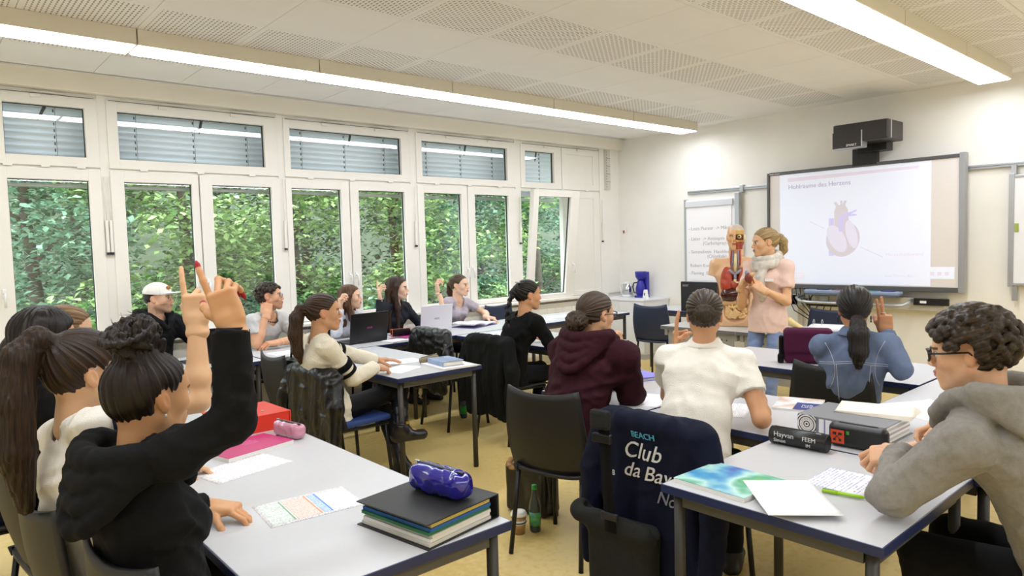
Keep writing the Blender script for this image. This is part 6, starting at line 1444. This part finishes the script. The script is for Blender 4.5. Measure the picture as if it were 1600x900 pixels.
for s in (-1, 1): MB().tube([(.03, s*.03, .68), (.05, s*.035, .60), (.07, s*.03, .53)], .013, 8).build('neck_muscle', m_tmus, at_); MB().tube([(.05, s*.02, .68), (.066, s*.022, .60), (.085, s*.03, .52)], .006, 6).build('neck_vessel', m_tves, at_)
hv = head_vol(.0042, np.array([-.02, 0, -.15]), True, 1.); V, F = hv.mesh(); Hc = np.array([.01, 0, .79]); c = head_color(V, lin('#E3B383'), lin('#B06A58'), lin('#C79A6E'), None, True, False)
opn = (V[:, 1] > .006) & (V[:, 0] > .0) & (V[:, 2] < .055) & (V[:, 2] > -.11); c[opn] = lin('#C9A24E'); o2 = opn & (V[:, 2] < .02) & (V[:, 2] > -.03) & (V[:, 0] > .06); c[o2] = lin('#6A3018'); o3 = opn & (V[:, 2] < -.045); c[o3] = lin('#A0402C'); top_ = (V[:, 2] > .062) & (V[:, 1] > -.03); c[top_] = lin('#CFC0B0')
o = obj('head', np_mesh('head', V+Hc, F, {'Col': c}), vmat('model_paint', .35), at_)
v = Vol((0, -.03, -.1), (.15, .11, .1), .004); v.ell((.085, .036, .0), (.02, .018, .018), k=0); v.ell((.05, .075, -.01), (.03, .012, .03), k=.005); V, F = v.mesh(); obj('eye_model', np_mesh('eye_model', V+Hc, F), m_tbone, o)
MB().lathe([(.009, 0), (.006, .003), (.001, .004)], 12).build('iris', m_black, o, loc=tuple(Hc+np.array([.103, .036, 0])), rot=(0, R(90), 0))

# --- things hanging on chairs and standing on the floor
m_leath = mat('leather_black', '#0B0B0D', .3, bump=.25, bscale=60, noise=.1); m_coat = cloth('coat_black', '#101110', noise=.12)
def jacket(label, ch, m, low=.30, w_=.24, amp=.009, seed=0, sleeves=True, name='jacket', top=.875, thick=.045, flare=.03):
    """jacket hung over a chair back, in the chair's own frame"""
    t = thing(name, label, 'jacket', tuple(ch.location), ch.rotation_euler[2]); v = Vol((-.42, -.42, low-.05), (-.08, .42, top+.06), .0075)
    v.box((-.272, 0, (top+low)/2-.01), (thick*.85, w_, (top-low)/2), rnd=thick*.8, k=0)
    v.cap((-.225, -w_*.88, top-.035), (-.225, w_*.88, top-.035), .05, k=.03); v.cap((-.275, -w_*.5, top-.02), (-.275, w_*.5, top-.02), .04, k=.03)
    if sleeves:
        for s in (-1, 1): v.chain([np.array((-.24, s*w_, top-.05)), np.array((-.27, s*(w_+.06), .62)), np.array((-.29, s*(w_+.05), low+.12))], [.055, .055, .045], k=.02)
    v.disp(lambda P: amp*(np.sin(P[:, 1]*44+1.8*np.sin(P[:, 2]*6+seed)+seed)+.5*np.sin(P[:, 1]*95+2*np.sin(P[:, 2]*9)))*np.clip(.25+(top-P[:, 2])/(top-low), .25, 1)); v.disp(wrinkle(amp*.6, 75, seed+3))
    v.disp(lambda P: np.clip(low+.05*np.sin(P[:, 1]*14+seed)-P[:, 2], 0, .1))
    # leave room for the shell of the chair
    V, F = v.mesh(); obj('cloth', np_mesh('cloth', V, F), m, t); return t
jacket('black leather jacket over the empty chair behind the pale blue book', C['J1'], m_leath, .34, .22, seed=1)
jacket('black coat over the chair of the woman with the braid', C['P10'], m_coat, .22, .24, seed=2, top=.86)
jacket('black leather jacket over the chair of the girl in cream', C['P6'], m_leath, .30, .25, seed=3, top=.84)
nj = jacket('navy club jacket with white script over the chair of the person in white', C['P12'], cloth('jacket_navy', '#0E1228', noise=.1), .12, .235, .006, seed=4, top=.875, thick=.04)
bvn = BVHTree.FromPolygons([v.co for v in nj.children[0].data.vertices], [p.vertices for p in nj.children[0].data.polygons])
def print_on(par, s_, size, y, z, m, nm='print', sh=.0):
    cu = bpy.data.curves.new(nm, 'FONT'); cu.body = s_; cu.size = size; cu.extrude = .0015; cu.shear = sh; cu.resolution_u = 3; t = bpy.data.objects.new('tmp', cu); COL.objects.link(t); dg = bpy.context.evaluated_depsgraph_get(); me = bpy.data.meshes.new_from_object(t.evaluated_get(dg)); bpy.data.objects.remove(t)
    for v in me.vertices:
        yy, zz = y-v.co.x, z+v.co.y; h = bvn.ray_cast(Vector((-.9, yy, zz)), Vector((1, 0, 0)), 2); x = h[0].x if h[0] is not None else -.3; v.co = Vector((x-.003-v.co.z, yy, zz))
    return obj(nm, me, m, par)
print_on(nj, 'BEACH', .036, .055, .80, mat('print_cyan', '#58B4D4', .7)); print_on(nj, 'Club', .095, .10, .715, m_wink, sh=.3); print_on(nj, 'da Bay', .085, .10, .635, m_wink, sh=.3); print_on(nj, 'No2', .07, -.06, .555, mat('print_grey', '#7E818C', .7), sh=.3); print_on(nj, 'CLUB', .03, .215, .62, m_wink)
# grey shoulder bag hanging from the same chair
sbg = thing('shoulder_bag', 'dark grey roll-top shoulder bag hanging in front of the navy jacket', 'bag', (2.10, 1.80, 0), R(8)); mgr = cloth('bag_grey', '#262726', noise=.12)
v = Vol((-.14, -.24, -.01), (.1, .24, .52), .0065); v.box((0, -.03, .24), (.055, .15, .22), rnd=.04, k=0); v.cap((-.02, -.15, .44), (-.02, .16, .47), .05, .045, k=.03); v.cap((.0, -.19, .47), (.0, .12, .50), .03, k=.01, op='-'); v.disp(wrinkle(.006, 55, 8)); v.plane((0, 0, .01), (0, 0, -1)); soft('bag_body', v, mgr, sbg)
MB().sheet(lambda u, w__: (-.075+.0*u+.03*math.sin(u*3)*0-.01*u, -.045+.05*w__+.02*u, .44+.47*u), 10, 2, thick=.004).build('strap', m_blackc, sbg); MB().box(-.098, -.078, -.04, .045, .80, .835, bev=.004).build('buckle', m_black, sbg); MB().box(-.105, -.07, -.035, .055, .85, .93, bev=.015).build('shoulder_pad', mgr, sbg); MB().box(-.085, -.07, -.055, .02, .49, .52, bev=.004).build('hook', m_dark, sbg)
# black bag with looped handle, coffee cup, bottles
hb = thing('handbag', 'black handbag with looped handle and brown flower beside the maroon hoodie\'s chair', 'bag', (2.72, 2.98, 0), R(10))
v = Vol((-.15, -.2, -.01), (.15, .2, .36), .0065); v.box((0, 0, .15), (.08, .15, .15), rnd=.03, k=0); v.disp(wrinkle(.004, 60, 8)); v.plane((0, 0, .002), (0, 0, -1)); soft('bag_body', v, m_leath, hb)
MB().tube([(0, -.11, .28), (0, -.10, .40), (0, -.03, .475), (0, .06, .46), (0, .11, .38), (0, .12, .28)], .011, 8).build('handle', m_black, hb)
v = Vol((-.16, -.02, .2), (-.02, .14, .36), .005)
for i in range(14): v.ell((-.09+.03*math.cos(i*2.4), .06+.03*math.sin(i*2.4), .285+.012*(i % 4)), (.02, .018, .012), k=.003)
soft('flower', v, mat('flower_brown', '#9A7444', .7, noise=.3, nscale=60), hb)
cu_ = thing('coffee_cup', 'takeaway paper coffee cup with white lid on the floor', 'cup', (2.45, 2.80, 0)); MB().lathe([(.031, 0), (.043, .105)], 22).build('cup', mat('cup_kraft', '#B08B55', .6, noise=.25, nscale=40), cu_); MB().lathe([(.0375, .055), (.0405, .08), (.0395, .08)], 22).build('band', mat('cup_band', '#DDE0DC', .5), cu_); MB().lathe([(.046, .103), (.046, .112), (.041, .116), (.039, .124), (.02, .125)], 22).build('lid', m_white, cu_)
MB().tube([(.0402*math.cos(q), .0402*math.sin(q), .067) for q in np.linspace(0, 6.28, 24)[:-1]], .004, 5, closed=True).build('band_print', mat('print_green', '#2F5A48', .6), cu_)
def bottle(label, x, y, cap_, body, lab):
    t = thing('bottle', label, 'bottle', (x, y, 0)); MB().lathe([(.026, 0), (.032, .012), (.032, .14), (.028, .165), (.016, .205), (.0135, .235), (.0135, .245)], 22).build('bottle_body', body, t); MB().lathe([(.015, .238), (.0155, .262), (.010, .264)], 16).build('bottle_cap', cap_, t); MB().lathe([(.0326, .04), (.0326, .115)], 22).build('label', lab, t); return t
m_pet = mat('pet_green', '#2A3A36', .1, coat=.5); m_bcap = mat('cap_green', '#1FA03C', .4); m_blab = cover_noise('bottle_label', ['#2E8A4A', '#5AA860', '#2A5A8A'], 30)
bottle('small bottle with green cap beside the takeaway cup', 2.53, 2.755, m_bcap, m_pet, m_blab); bottle('bottle with green label under the chair with the leather jacket', 3.81, 5.09, m_bcap, mat('pet_blue', '#2A3E5A', .1), m_bcap)
C['tote'] = chair('empty chair holding the black tote bag beside the girl in cream', 2.12, 4.76, 0)
tb_ = thing('tote_bag', 'black tote bag with looped handles on the chair beside the girl in cream', 'bag', (2.10, 4.74, 0), R(10))
v = Vol((-.12, -.2, .38), (.12, .2, .84), .008); v.box((0, 0, .64), (.06, .15, .18), rnd=.03, k=0); v.disp(wrinkle(.005, 55, 5)); soft('bag_body', v, m_leath, tb_)
for s in (-1, 1): MB().tube([(s*.03, -.08, .79), (s*.03, -.06, .90), (s*.03, 0, .945), (s*.03, .06, .90), (s*.03, .08, .79)], .008, 8).build('handle', m_black, tb_)
